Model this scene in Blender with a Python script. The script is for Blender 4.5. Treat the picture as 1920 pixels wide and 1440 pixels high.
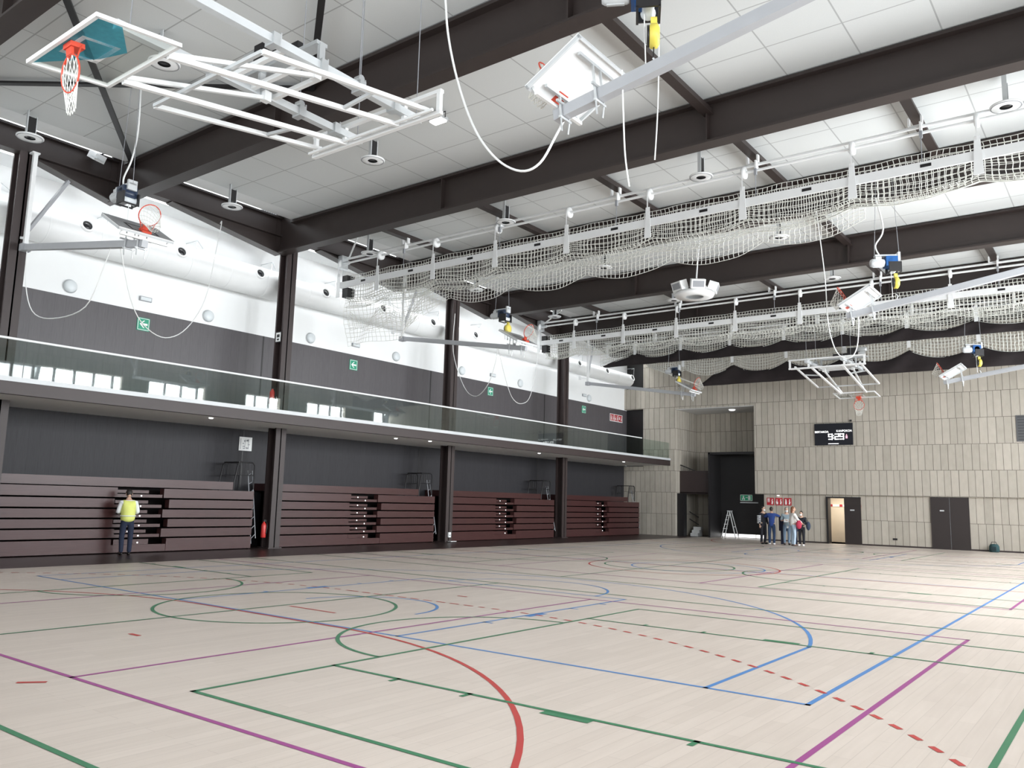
import bpy, bmesh, math, random
from mathutils import Vector, Matrix
random.seed(7)
PI = math.pi
sc = bpy.context.scene
COL = sc.collection
for o in list(bpy.data.objects):
    bpy.data.objects.remove(o)

# ---------------------------------------------------------------- camera
F_PX, YAW, PITCH, ROLL, CAM_Z = 1537.364, -0.651049841, 0.141467836, -0.0256080294, 1.7
fw = Vector((math.sin(YAW)*math.cos(PITCH), math.cos(YAW)*math.cos(PITCH), math.sin(PITCH)))
rt0 = Vector((math.cos(YAW), -math.sin(YAW), 0)); dn0 = fw.cross(rt0)
cr, sr = math.cos(ROLL), math.sin(ROLL)
rt = rt0*cr + dn0*sr; dn = dn0*cr - rt0*sr
cam = bpy.data.cameras.new('camera'); camo = bpy.data.objects.new('camera', cam); COL.objects.link(camo)
cam.sensor_fit = 'HORIZONTAL'; cam.sensor_width = 36; cam.lens = F_PX/1920*36; cam.clip_end = 300; cam.clip_start = .05
mw = Matrix.Identity(4)
for i in range(3):
    mw[i][0] = rt[i]; mw[i][1] = -dn[i]; mw[i][2] = -fw[i]
mw[2][3] = CAM_Z
camo.matrix_world = mw
sc.camera = camo
# ---------------------------------------------------------------- view, world, large lights
sc.view_settings.view_transform = 'Standard'; sc.view_settings.look = 'None'
sc.view_settings.gamma = 1; sc.view_settings.use_curve_mapping = False
sc.view_settings.exposure = 0.5
sc.cycles.use_denoising = True
sc.cycles.max_bounces = 10; sc.cycles.diffuse_bounces = 7; sc.cycles.transparent_max_bounces = 12
sc.cycles.sample_clamp_indirect = 6
w = bpy.data.worlds.new('sky'); sc.world = w; w.use_nodes = True
w.node_tree.nodes['Background'].inputs[0].default_value = (.86, .93, 1, 1)
w.node_tree.nodes['Background'].inputs[1].default_value = 1.0

def area(name, loc, rot, sx, sy, watts, col=(1, 1, 1), spread=PI):
    l = bpy.data.lights.new(name, 'AREA'); l.shape = 'RECTANGLE'; l.size = sx; l.size_y = sy
    l.energy = watts; l.color = col; l.spread = spread
    o = bpy.data.objects.new(name, l); COL.objects.link(o); o.location = loc; o.rotation_euler = rot
    return o
# daylight through the long window band in the right wall, and through the roof-edge glazing above the gallery
area('daylight_window_right_near', (3.5, 8.4, 5.2), (0, PI/2-math.radians(22), 0), 5.4, 19, 2650, (.93, .97, 1))
area('daylight_window_right_far', (3.5, 30.2, 5.2), (0, PI/2-math.radians(16), 0), 5.4, 24, 9300, (.93, .97, 1))
area('added_fill_back', (-9, -1.75, 6.4), (PI/2+.4, 0, 0), 18, 4.4, 650, (.93, .97, 1))  # fill light added behind the camera; no window is known there
area('daylight_roof_glazing', (-22.98, 20.6, 10.62), (0, math.radians(52), 0), .5, 43, 1700, (.95, .98, 1))

# ---------------------------------------------------------------- materials
MATS = {}
def nodes(name):
    m = bpy.data.materials.new(name); m.use_nodes = True
    nt = m.node_tree; return m, nt, nt.nodes['Principled BSDF']
def rgba(c): return (c[0], c[1], c[2], 1)
def mat(name, col, rough=.5, metal=0, var=.06, scale=8, emit=None, estr=1, spec=.5, alpha=None):
    if name in MATS: return MATS[name]
    m, nt, b = nodes(name)
    n = nt.nodes.new('ShaderNodeTexNoise'); n.inputs['Scale'].default_value = scale; n.inputs['Detail'].default_value = 4
    g = nt.nodes.new('ShaderNodeNewGeometry'); nt.links.new(g.outputs['Position'], n.inputs['Vector'])
    r = nt.nodes.new('ShaderNodeMix'); r.data_type = 'RGBA'
    r.inputs['A'].default_value = rgba([c*(1-var) for c in col]); r.inputs['B'].default_value = rgba([min(1, c*(1+var)) for c in col])
    nt.links.new(n.outputs['Fac'], r.inputs['Factor']); nt.links.new(r.outputs['Result'], b.inputs['Base Color'])
    b.inputs['Roughness'].default_value = rough; b.inputs['Metallic'].default_value = metal
    b.inputs['Specular IOR Level'].default_value = spec
    if emit:
        b.inputs['Emission Color'].default_value = rgba(emit); b.inputs['Emission Strength'].default_value = estr
    MATS[name] = m; return m
def link(nt, a, b): nt.links.new(a, b)
def mathn(nt, op, a, b=None):
    n = nt.nodes.new('ShaderNodeMath'); n.operation = op
    for i, v in enumerate((a, b)):
        if v is None: continue
        if isinstance(v, (int, float)): n.inputs[i].default_value = v
        else: link(nt, v, n.inputs[i])
    return n.outputs[0]
def xyz(nt):
    g = nt.nodes.new('ShaderNodeNewGeometry'); s = nt.nodes.new('ShaderNodeSeparateXYZ'); link(nt, g.outputs['Position'], s.inputs[0])
    return s.outputs[0], s.outputs[1], s.outputs[2]
def comb(nt, a, b, c=0.0):
    n = nt.nodes.new('ShaderNodeCombineXYZ')
    for i, v in enumerate((a, b, c)):
        if isinstance(v, (int, float)): n.inputs[i].default_value = v
        else: link(nt, v, n.inputs[i])
    return n.outputs[0]
def brick(nt, vec, c1, c2, cm, bw, rh, mortar, off=.5, scale=1.0, smooth=.1):
    n = nt.nodes.new('ShaderNodeTexBrick'); link(nt, vec, n.inputs['Vector'])
    n.offset = off; n.offset_frequency = 2; n.squash = 1
    n.inputs['Color1'].default_value = rgba(c1); n.inputs['Color2'].default_value = rgba(c2); n.inputs['Mortar'].default_value = rgba(cm)
    n.inputs['Scale'].default_value = scale; n.inputs['Brick Width'].default_value = bw; n.inputs['Row Height'].default_value = rh
    n.inputs['Mortar Size'].default_value = mortar; n.inputs['Mortar Smooth'].default_value = smooth; n.inputs['Bias'].default_value = 0
    return n
def noise(nt, vec, scale, detail=4, rough=.5):
    n = nt.nodes.new('ShaderNodeTexNoise'); link(nt, vec, n.inputs['Vector']); n.inputs['Scale'].default_value = scale
    n.inputs['Detail'].default_value = detail; n.inputs['Roughness'].default_value = rough; return n
def mixc(nt, fac, a, b, mode='MIX'):
    n = nt.nodes.new('ShaderNodeMix'); n.data_type = 'RGBA'; n.blend_type = mode
    for k, v in (('Factor', fac), ('A', a), ('B', b)):
        if isinstance(v, (int, float)): n.inputs[k].default_value = v
        elif isinstance(v, tuple): n.inputs[k].default_value = rgba(v)
        else: link(nt, v, n.inputs[k])
    return n.outputs['Result']
def bump(nt, b, h, strength, dist):
    n = nt.nodes.new('ShaderNodeBump'); n.inputs['Strength'].default_value = strength; n.inputs['Distance'].default_value = dist
    link(nt, h, n.inputs['Height']); link(nt, n.outputs[0], b.inputs['Normal'])

def m_floor():
    m, nt, b = nodes('light_wood_floor'); x, y, z = xyz(nt)
    br = brick(nt, comb(nt, y, x), (.575, .498, .437), (.512, .44, .383), (.39, .33, .285), 1.7, .13, .0025, .37)
    st = noise(nt, comb(nt, mathn(nt, 'MULTIPLY', x, 9), mathn(nt, 'MULTIPLY', y, .55)), 2.2, 5)
    c = mixc(nt, .34, br.outputs['Color'], mixc(nt, st.outputs['Fac'], (.39, .33, .285), (.71, .625, .56)))
    link(nt, c, b.inputs['Base Color']); b.inputs['Roughness'].default_value = .36; b.inputs['Specular IOR Level'].default_value = .6
    return m
def m_clad(name, c1, c2, seam, bw, horizontal=False, rough=.42, spec=.5):
    m, nt, b = nodes(name); x, y, z = xyz(nt); u = mathn(nt, 'ADD', x, y)
    br = brick(nt, comb(nt, z, u), c1, c2, seam, 40, bw, .004, 0)
    st = noise(nt, comb(nt, mathn(nt, 'MULTIPLY', u, 14), mathn(nt, 'MULTIPLY', z, .8)), 3, 5)
    if horizontal: st = noise(nt, comb(nt, mathn(nt, 'MULTIPLY', u, .8), mathn(nt, 'MULTIPLY', z, 14)), 3, 5)
    c = mixc(nt, st.outputs['Fac'], tuple(v*.55 for v in c1), tuple(min(1, v*1.5) for v in c1))
    c2_ = mixc(nt, .55, br.outputs['Color'], c)
    link(nt, c2_, b.inputs['Base Color']); b.inputs['Roughness'].default_value = rough; b.inputs['Specular IOR Level'].default_value = spec
    return m
def m_stone():
    m, nt, b = nodes('sandstone_cladding'); x, y, z = xyz(nt); u = mathn(nt, 'ADD', x, y)
    row = mathn(nt, 'FLOOR', mathn(nt, 'DIVIDE', z, 1.2))
    wn = nt.nodes.new('ShaderNodeTexWhiteNoise'); wn.noise_dimensions = '1D'; link(nt, row, wn.inputs['W'])
    u2 = mathn(nt, 'ADD', u, mathn(nt, 'MULTIPLY', wn.outputs['Value'], .33))
    dn_ = noise(nt, comb(nt, u2, mathn(nt, 'MULTIPLY', row, 7.3)), 1.1, 1)
    u3 = mathn(nt, 'ADD', u2, mathn(nt, 'MULTIPLY', dn_.outputs['Fac'], .26))
    br = brick(nt, comb(nt, u3, z), (.495, .452, .386), (.38, .345, .292), (.10, .088, .072), .315, 1.2, .010, .5, 1, .3)
    nz = noise(nt, comb(nt, x, mathn(nt, 'MULTIPLY', z, .5), y), 5, 6)
    c = mixc(nt, .3, br.outputs['Color'], mixc(nt, nz.outputs['Fac'], (.24, .22, .18), (.62, .58, .51)))
    c = mixc(nt, br.outputs['Fac'], c, (.12, .105, .085))
    link(nt, c, b.inputs['Base Color']); b.inputs['Roughness'].default_value = .8
    bump(nt, b, mathn(nt, 'SUBTRACT', 1.0, br.outputs['Fac']), .6, .02)
    return m
def m_ceil():
    m, nt, b = nodes('ceiling_tiles'); x, y, z = xyz(nt)
    br = brick(nt, comb(nt, mathn(nt, 'ADD', x, 11.13+1.46*24), mathn(nt, 'ADD', y, 1.44*20-14.9)), (.625, .645, .64), (.595, .615, .61), (.33, .34, .34), 1.46, 1.44, .015, 0)
    nz = noise(nt, comb(nt, x, y), 60, 3)
    c = mixc(nt, .18, br.outputs['Color'], mixc(nt, nz.outputs['Fac'], (.42, .43, .42), (.84, .85, .85)))
    link(nt, c, b.inputs['Base Color']); b.inputs['Roughness'].default_value = .9
    return m
def m_glass(name, tint, fres=1.0, alpha=.12, rough=.02):
    m, nt, b = nodes(name)
    out = nt.nodes['Material Output']
    tr = nt.nodes.new('ShaderNodeBsdfTransparent'); tr.inputs[0].default_value = rgba(tint)
    gl = nt.nodes.new('ShaderNodeBsdfGlossy'); gl.inputs['Roughness'].default_value = rough
    lw = nt.nodes.new('ShaderNodeLayerWeight'); lw.inputs['Blend'].default_value = .5
    fr_ = mathn(nt, 'ADD', mathn(nt, 'MULTIPLY', mathn(nt, 'POWER', lw.outputs['Facing'], 5.0), .9), .04)
    g = nt.nodes.new('ShaderNodeNewGeometry'); n = noise(nt, g.outputs['Position'], 2)
    k = mathn(nt, 'ADD', mathn(nt, 'MULTIPLY', fr_, fres), mathn(nt, 'MULTIPLY', n.outputs['Fac'], alpha*.3))
    mx = nt.nodes.new('ShaderNodeMixShader'); link(nt, k, mx.inputs[0]); link(nt, tr.outputs[0], mx.inputs[1]); link(nt, gl.outputs[0], mx.inputs[2])
    link(nt, mx.outputs[0], out.inputs['Surface'])
    return m
M_FLOOR = m_floor(); M_STONE = m_stone(); M_CEIL = m_ceil()
M_CLAD_SHADED = m_clad('shaded_wood_cladding', (.036, .035, .039), (.030, .029, .033), (.010, .01, .01), .30, rough=.52, spec=.24)  # wall cladding darkened to put the shade under the gallery into its colour
M_CLAD_LIT = m_clad('lit_wood_cladding', (.088, .080, .086), (.074, .067, .073), (.02, .018, .018), .30, rough=.45)  # same cladding lightened; the stronger light above the gallery is in its colour
M_BENCH = m_clad('bleacher_wood', (.060, .024, .023), (.050, .022, .022), (.03, .02, .02), 4.0, True, rough=.30, spec=.33)
M_DFLOOR = m_clad('dark_floor_strip', (.055, .032, .030), (.045, .028, .027), (.02, .014, .014), .2, True, rough=.35)
M_STEEL = mat('dark_brown_steel', (.030, .021, .019), .48, 0, .12, 3)
M_STEELR = mat('brown_steel_edge', (.038, .026, .025), .5, 0, .1, 3)
M_WHITE = mat('white_plaster', (.88, .89, .89), .8, 0, .02, 3)
M_SOFFIT = mat('grey_soffit', (.86, .87, .85), .85, 0, .05, 6)
M_PAINT = mat('white_paint', (.80, .81, .81), .4, 0, .04, 5)
M_PAINTG = mat('light_grey_paint', (.55, .57, .58), .4, 0, .05, 5)
M_ARM = mat('arm_grey', (.38, .39, .41), .4, 0, .05, 5)
M_GREY = mat('grey_paint', (.30, .31, .33), .4, 0, .06, 5)
M_GALV = mat('galvanised_metal', (.62, .64, .65), .35, .6, .08, 9)
M_BLACK = mat('black_metal', (.012, .011, .012), .45, 0, .1, 6)
M_FABRIC = mat('black_fabric', (.016, .011, .012), .9, 0, .35, 5)
M_DUCT = mat('white_duct', (.86, .87, .87), .45, 0, .03, 4)
M_CORD = mat('white_net_cord', (.74, .74, .69), .85, 0, .08, 12)
M_CABLE = mat('white_cable', (.80, .81, .80), .5, 0, .03, 6)
M_RED = mat('orange_red_steel', (.62, .07, .035), .4, 0, .08, 6)
M_REDS = mat('sign_red', (.42, .02, .03), .5, 0, .05, 6)
M_GREEN = mat('sign_green', (.012, .20, .12), .5, 0, .05, 6, (.02, .35, .2), .25)
M_SIGNW = mat('sign_white', (.85, .86, .85), .5, 0, .02, 6)
M_LEDW = mat('lit_white', (.9, .9, .9), .5, 0, .01, 6, (1, 1, 1), 2.2)
M_BLUE = mat('blue_enamel', (.015, .09, .28), .3, 0, .1, 6)
M_DBLUE = mat('dark_blue_enamel', (.02, .035, .07), .35, 0, .1, 6)
M_YELLOW = mat('yellow_plastic', (.72, .60, .10), .45, 0, .08, 6)
M_BGREY = mat('backboard_grey', (.34, .34, .35), .35, 0, .05, 5)
M_GLASS = m_glass('balustrade_glass', (.87, .93, .91), 1.3, .06)
M_PANE = m_glass('backboard_acrylic', (.95, .96, .94), .8, .2, .1)
def m_film():
    m, nt, b = nodes('blue_protective_film'); x, y, z = xyz(nt)
    nz = noise(nt, comb(nt, x, y, z), 14, 5)
    link(nt, mixc(nt, nz.outputs['Fac'], (.04, .22, .30), (.10, .42, .52)), b.inputs['Base Color']); b.inputs['Roughness'].default_value = .4
    b.inputs['Transmission Weight'].default_value = 0
    tr = nt.nodes.new('ShaderNodeBsdfTransparent'); tr.inputs[0].default_value = (.16, .62, .78, 1)
    mx = nt.nodes.new('ShaderNodeMixShader'); mx.inputs[0].default_value = .42
    link(nt, tr.outputs[0], mx.inputs[1]); link(nt, b.outputs[0], mx.inputs[2]); link(nt, mx.outputs[0], nt.nodes['Material Output'].inputs['Surface'])
    return m
M_FILM = m_film()
M_LENS = mat('dark_lens', (.02, .02, .022), .25, 0, .1, 6)
M_LAMPG = mat('frosted_lamp', (.72, .76, .78), .3, 0, .03, 6)

# ---------------------------------------------------------------- mesh helpers
class MB:
    def __init__(s): s.v = []; s.f = []; s.mi = []; s.sm = []; s.k = 0
    def add(s, vs, fs, smooth=False):
        n = len(s.v); s.v += [tuple(p) for p in vs]
        for f in fs: s.f.append([i+n for i in f]); s.mi.append(s.k); s.sm.append(smooth)
        return s
    def box(s, a, b):
        x0, x1 = sorted((a[0], b[0])); y0, y1 = sorted((a[1], b[1])); z0, z1 = sorted((a[2], b[2]))
        return s.add([(x0,y0,z0),(x1,y0,z0),(x1,y1,z0),(x0,y1,z0),(x0,y0,z1),(x1,y0,z1),(x1,y1,z1),(x0,y1,z1)],
                     [(0,3,2,1),(4,5,6,7),(0,1,5,4),(1,2,6,5),(2,3,7,6),(3,0,4,7)])
    def obox(s, c, sz, R):
        vs = [Vector(c) + R @ Vector((sx*sz[0]/2, sy*sz[1]/2, sz_*sz[2]/2)) for sz_ in (-1, 1) for sx, sy in ((-1,-1),(1,-1),(1,1),(-1,1))]
        return s.add(vs, [(0,3,2,1),(4,5,6,7),(0,1,5,4),(1,2,6,5),(2,3,7,6),(3,0,4,7)])
    def bar(s, p, q, w, h=None, up=(0, 0, 1)):
        p = Vector(p); q = Vector(q); h = h or w; d = (q-p).normalized(); u = Vector(up)
        if abs(d.dot(u)) > .98: u = Vector((0, 1, 0)) if abs(d.y) < .9 else Vector((1, 0, 0))
        sd = d.cross(u).normalized(); u = sd.cross(d)
        vs = [c + sd*a*w/2 + u*b*h/2 for c in (p, q) for a, b in ((-1,-1),(1,-1),(1,1),(-1,1))]
        return s.add(vs, [(0,3,2,1),(4,5,6,7),(0,1,5,4),(1,2,6,5),(2,3,7,6),(3,0,4,7)])
    def path(s, pts, r, n=8, closed=False, cap=True):
        pts = [Vector(p) for p in pts]; N = len(pts); rings = []; pu = None
        for i, p in enumerate(pts):
            if closed: d = pts[(i+1) % N] - pts[i-1]
            else: d = pts[min(i+1, N-1)] - pts[max(i-1, 0)]
            d.normalize()
            if pu is None:
                pu = Vector((0, 0, 1)) if abs(d.z) < .9 else Vector((1, 0, 0))
            a = d.cross(pu).normalized(); pu = a.cross(d).normalized()
            rr = r[i] if isinstance(r, (list, tuple)) else r
            rings.append([p + a*math.cos(t*2*PI/n)*rr + pu*math.sin(t*2*PI/n)*rr for t in range(n)])
        vs = [v for ring in rings for v in ring]; fs = []
        for i in range(N if closed else N-1):
            j = (i+1) % N
            for t in range(n): fs.append((i*n+t, i*n+(t+1) % n, j*n+(t+1) % n, j*n+t))
        s.add(vs, fs, True)
        if cap and not closed: s.add(rings[0], [tuple(range(n))[::-1]]); s.add(rings[-1], [tuple(range(n))])
        return s
    def tube(s, p, q, r, n=10, r2=None): return s.path([p, q], [r, r2 if r2 is not None else r], n)
    def lathe(s, prof, c=(0, 0, 0), n=24, R=None):
        c = Vector(c); vs = []; fs = []
        for r, z in prof:
            for t in range(n):
                v = Vector((r*math.cos(2*PI*t/n), r*math.sin(2*PI*t/n), z)); vs.append(c + (R @ v if R else v))
        for i in range(len(prof)-1):
            for t in range(n): fs.append((i*n+t, i*n+(t+1) % n, (i+1)*n+(t+1) % n, (i+1)*n+t))
        return s.add(vs, fs, True)
    def disc(s, c, r, axis, th, n=20):
        d = Vector(axis).normalized(); c = Vector(c); return s.path([c-d*th/2, c+d*th/2], r, n)
    def extr(s, poly, vec):
        vec = Vector(vec); n = len(poly); a = [Vector(p) for p in poly]
        return s.add(a + [p+vec for p in a], [tuple(range(n))[::-1], tuple(range(n, 2*n))] + [(i, (i+1) % n, n+(i+1) % n, n+i) for i in range(n)])
    def mat(s, k): s.k = k; return s
    def build(s, name, mats, parent=None, origin=None):
        if not isinstance(mats, (list, tuple)): mats = [mats]
        if parent is None and origin is None:
            xs = [p[0] for p in s.v]; ys = [p[1] for p in s.v]; zs = [p[2] for p in s.v]
            origin = ((min(xs)+max(xs))/2, (min(ys)+max(ys))/2, min(zs))
        o_ = origin or (0, 0, 0)
        me = bpy.data.meshes.new(name)
        me.from_pydata([(p[0]-o_[0], p[1]-o_[1], p[2]-o_[2]) for p in s.v], [], s.f)
        for m in mats: me.materials.append(m)
        me.polygons.foreach_set('material_index', s.mi); me.polygons.foreach_set('use_smooth', s.sm)
        me.update()
        bm = bmesh.new(); bm.from_mesh(me); bmesh.ops.recalc_face_normals(bm, faces=bm.faces); bm.to_mesh(me); bm.free()
        o = bpy.data.objects.new(name, me); COL.objects.link(o)
        if parent: o.parent = parent
        else: o.location = o_
        return o
def tag(o, label=None, cat=None, group=None, kind=None):
    for k, v in (('label', label), ('category', cat), ('group', group), ('kind', kind)):
        if v: o[k] = v
    return o
def thing(name, label, cat, loc=(0, 0, 0), rz=0, group=None, kind=None):
    o = bpy.data.objects.new(name, None); COL.objects.link(o); o.location = loc; o.rotation_euler = (0, 0, rz)
    o.empty_display_size = .2
    return tag(o, label, cat, group, kind)
def dup(root, loc, rz, label, group=None):
    r = root.copy(); COL.objects.link(r); r.location = loc; r.rotation_euler = (0, 0, rz); r['label'] = label
    if group: r['group'] = group
    for ch in list(root.children):
        c = ch.copy(); COL.objects.link(c); c.parent = r
        for g in list(ch.children):
            d = g.copy(); COL.objects.link(d); d.parent = c
    return r
def struct(name, mb, m, label=None):
    return tag(mb.build(name, m), label, None, None, 'structure')
def text(s, size, m, loc, rot, parent, name='lettering', depth=.004, align='CENTER', sx=1):
    cu = bpy.data.curves.new(name, 'FONT'); cu.body = s; cu.size = size; cu.align_x = align; cu.align_y = 'CENTER'; cu.extrude = depth
    t = bpy.data.objects.new('tmp', cu); COL.objects.link(t)
    bpy.context.view_layer.update()
    me = bpy.data.meshes.new_from_object(t.evaluated_get(bpy.context.evaluated_depsgraph_get()))
    bpy.data.objects.remove(t)
    me.materials.clear(); me.materials.append(m)
    o = bpy.data.objects.new(name, me); COL.objects.link(o); o.parent = parent; o.location = loc; o.rotation_euler = rot; o.scale = (sx, 1, 1)
    return o
Rz = lambda a: Matrix.Rotation(a, 3, 'Z')
Ry = lambda a: Matrix.Rotation(a, 3, 'Y')
Rx = lambda a: Matrix.Rotation(a, 3, 'X')

# ================================================================ ROOM
XW, XR, Y0, YE, ZC = -23.9, 2.3, -1.3, 42.4, 10.68
fl = MB().box((-19.3, Y0, -.2), (XR, YE+3.2, 0)); FLOOR = struct('floor', fl, M_FLOOR, 'pale wooden sports floor with coloured court lines')
struct('floor', MB().box((XW-.2, Y0, -.2), (-19.3, YE+3.2, 0)), M_DFLOOR, 'dark brown floor strip in front of the bleachers')
struct('ceiling', MB().box((-21.0, Y0, ZC), (XR+.2, YE+.4, ZC+.2)), M_CEIL, 'pale tiled ceiling between the dark beams')
struct('ceiling', MB().box((-21.65, Y0, ZC+.004), (-21.004, YE+.4, ZC+.2)), mat('pale_ceiling_strip', (.74, .75, .75), .85, 0, .04, 4), 'plain pale ceiling border along the gallery side')
struct('ceiling', MB().box((-22.8, Y0, 11.35), (-21.6, YE+.4, 11.5)), M_WHITE, 'white upper soffit above the edge beam')
struct('ceiling', MB().box((-24.1, Y0, 10.33), (-22.95, YE+.4, 10.5)), mat('pale_ceiling_strip', (.74, .75, .75), .85, 0, .04, 4), 'pale lower ceiling strip above the white wall')
# left wall: white band above, dark cladding below
struct('wall_left', MB().box((XW-.25, Y0, 7.15), (XW, YE+3, 10.4)), M_WHITE, 'white upper left wall above the gallery')
struct('wall_left', MB().box((XW-.2, Y0, 0), (XW, YE+3, 3.9)), M_CLAD_SHADED, 'dark vertical cladding with painted-in shade on the left wall under the gallery')
WL = struct('wall_left', MB().box((XW-.2, Y0, 4.1), (XW, YE+3, 7.15)), M_CLAD_LIT, 'grey-brown vertical cladding with painted-in light on the left wall above the gallery')
sm = MB()
for y in (-.1, 8.5, 17.05, 25.6, 34.15):
    sm.box((XW-.01, y-.025, 4.2), (XW+.006, y+.025, 7.15)); sm.box((XW-.01, y-.55, 1.9), (XW+.006, y-.5, 3.84))
sm.build('wall_joint', M_BLACK, WL, WL.location[:])
# clerestory glazing along the roof edge
gl = MB().box((-22.80, Y0, 10.5), (-22.74, YE, 11.4))
struct('window_1', gl, mat('lit_polycarbonate', (.9, .93, .95), .6, 0, .03, 3, (.93, .97, 1), 3.0), 'bright glazed strip along the roof edge above the edge beam')
# right wall with the long window band (daylight enters here)
wr = MB().box((XR, Y0, 0), (XR+.3, YE+.4, 2.4)).box((XR, Y0, 7.8), (XR+.3, YE+.4, 11.2))
for a, b in ((4.5, 6.0), (11, 12.4), (22.2, 23.6), (27.2, 30), (32.5, 34.6), (38, 40.7)): wr.box((XR, a, 2.4), (XR+.3, b, 7.8))
struct('wall_right', wr, M_STONE)
wf = MB()
y = Y0
while y < YE:
    wf.box((XR+.05, y-.05, 2.4), (XR+.2, y+.05, 7.8)); y += 1.0
for z in (3.7, 5.0, 6.2, 7.0): wf.box((XR+.06, Y0, z-.04), (XR+.18, YE, z+.04))
struct('window_2', wf, M_STEEL)
wb = MB().box((XW-.2, Y0-.3, 0), (XR+.3, Y0, 4.1)).box((XW-.2, Y0-.3, 8.7), (XR+.3, Y0, 11.2)).box((XW-.2, Y0-.3, 4.1), (-18.2, Y0, 8.7)).box((.2, Y0-.3, 4.1), (XR+.3, Y0, 8.7))
struct('wall_back', wb, M_STONE)
wf = MB()
for i in range(10): wf.box((-18.2+i*2.044-.05, Y0-.2, 4.1), (-18.2+i*2.044+.05, Y0-.08, 8.7))
for z in (5.6, 7.1): wf.box((-18.2, Y0-.19, z-.04), (.2, Y0-.09, z+.04))
struct('window_3', wf, M_STEEL)  # assumed window frame around the added back fill
# end wall (sandstone cladding)
D1a, D1b, D2a, D2b = -12.38, -10.80, -7.72, -6.14
ew = MB()
ew.box((-16.05, YE, 2.38), (XR+.3, YE+.5, 11.15))                    # big upper face, its lower edge overhangs
ew.box((-20.62, YE, 7.08), (-16.05, YE+.5, 11.15)); ew.box((-20.62, YE+.5, 7.08), (-16.05, YE+3.2, 7.3))   # above the recess
ew.box((-22.65, YE, 0), (-20.62, YE+.55, 11.15))                       # pier at the gallery end
ew.box((XW, YE, 7.18), (-22.65, YE+.5, 8.4)); ew.box((XW, YE, 0), (-22.65, YE+.5, 3.85))
ew.box((XW-.2, YE, 10.0), (-22.65, YE+.5, 11.15))
ew.box((-20.62, YE+2.9, 0), (-16.05, YE+3.2, 7.1)); ew.box((-16.05, YE+.5, 4.6), (-15.9, YE+3.2, 7.1)); ew.box((-20.8, YE+.55, 0), (-20.62, YE+3.2, 7.1))
for a, b in ((-15.62, D1a), (D1b, D2a), (D2b, XR+.3)): ew.box((a, YE+.12, 0), (b, YE+.5, 2.38))
ew.box((D1a, YE+.12, 2.30), (D1b, YE+.5, 2.37)).box((D2a, YE+.13, 2.362), (D2b, YE+.5, 2.375))
WE = struct('wall_end', ew, M_STONE, 'sandstone clad end wall in tall narrow slabs')
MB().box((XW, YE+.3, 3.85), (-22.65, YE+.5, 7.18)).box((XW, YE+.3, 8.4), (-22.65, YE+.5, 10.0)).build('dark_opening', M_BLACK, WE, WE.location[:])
struct('baseboard_end', MB().box((-15.6, YE+.095, 0), (D1a, YE+.12, .07)).box((D1b, YE+.095, 0), (D2a, YE+.12, .07)).box((D2b, YE+.095, 0), (XR, YE+.12, .07)), M_STEELR)
struct('ceiling', MB().box((-20.6, YE+.03, 7.05), (-16.06, YE+2.9, 7.075)), mat('recess_soffit', (.74, .75, .75), .85, 0, .04, 4), 'pale soffit of the end wall recess')
# dark portal in the recess, doors at its back
pt = MB().box((-18.78, YE+.25, 0), (-18.68, YE+2.9, 4.62)).box((-15.72, YE+.25, 0), (-15.62, YE+2.9, 2.5)).box((-18.78, YE+.25, 4.5), (-16.05, YE+2.9, 4.62)).box((-18.7, YE+1.75, .22), (-15.62, YE+1.85, 4.55))
PORT = struct('door_1', pt, M_BLACK, 'tall black portal door in the end wall recess')
MB().box((-17.55, YE+1.70, 1.90), (-16.55, YE+1.75, 1.96)).build('push_bar', M_PAINTG, PORT, PORT.location[:])
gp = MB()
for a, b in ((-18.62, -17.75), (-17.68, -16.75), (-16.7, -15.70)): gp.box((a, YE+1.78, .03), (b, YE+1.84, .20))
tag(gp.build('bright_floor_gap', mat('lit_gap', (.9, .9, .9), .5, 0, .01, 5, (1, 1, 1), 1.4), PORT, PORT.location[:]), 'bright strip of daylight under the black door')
# door 2 : lit doorway with one dark leaf ; door 3 : dark double door
dd = MB().box((D1a-.06, YE+.02, 0), (D1a+.03, YE+.5, 2.30)).box((D1a, YE+.05, 2.24), (D1b, YE+.5, 2.30))
DO2 = struct('door_2', dd, M_BLACK, 'open doorway with lit corridor and a dark leaf')
MB().box((-11.58, YE+.04, .01), (D1b, YE+.10, 2.26)).build('door_leaf', mat('dark_door', (.024, .017, .016), .4, 0, .1, 3), DO2, DO2.location[:])
MB().box((-11.30, YE+.03, 1.64), (-11.1, YE+.04, 1.70)).build('door_plate', M_PAINTG, DO2, DO2.location[:])
dd = MB().box((D2a, YE+.05, 0), ((D2a+D2b)/2-.006, YE+.12, 2.36)).box(((D2a+D2b)/2+.006, YE+.05, 0), (D2b, YE+.12, 2.36))
DO3 = struct('door_3', dd, mat('dark_door', (.024, .017, .016)), 'closed dark double door right of the lit doorway')
MB().box((-7.34, YE+.04, 1.72), (-7.16, YE+.05, 1.78)).build('door_plate', M_PAINTG, DO3, DO3.location[:])
cw = mat('cream_corridor', (.66, .58, .47), .7, 0, .05, 4)
co = MB().box((-13.2, YE+.5, -.02), (-10.2, YE+4, 0)).box((-13.3, YE+.5, 0), (-13.2, YE+4, 2.6)).box((-10.2, YE+.5, 0), (-10.1, YE+4, 2.6)).box((-13.3, YE+2.6, 0), (-10.1, YE+2.7, 2.6)).box((-13.3, YE+.5, 2.6), (-10.1, YE+4, 2.7))
struct('wall_corridor', co, cw)
tp = MB().box((-13.2, YE+2.57, 1.83), (-10.2, YE+2.6, 1.95)); tp.mat(1)
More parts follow.
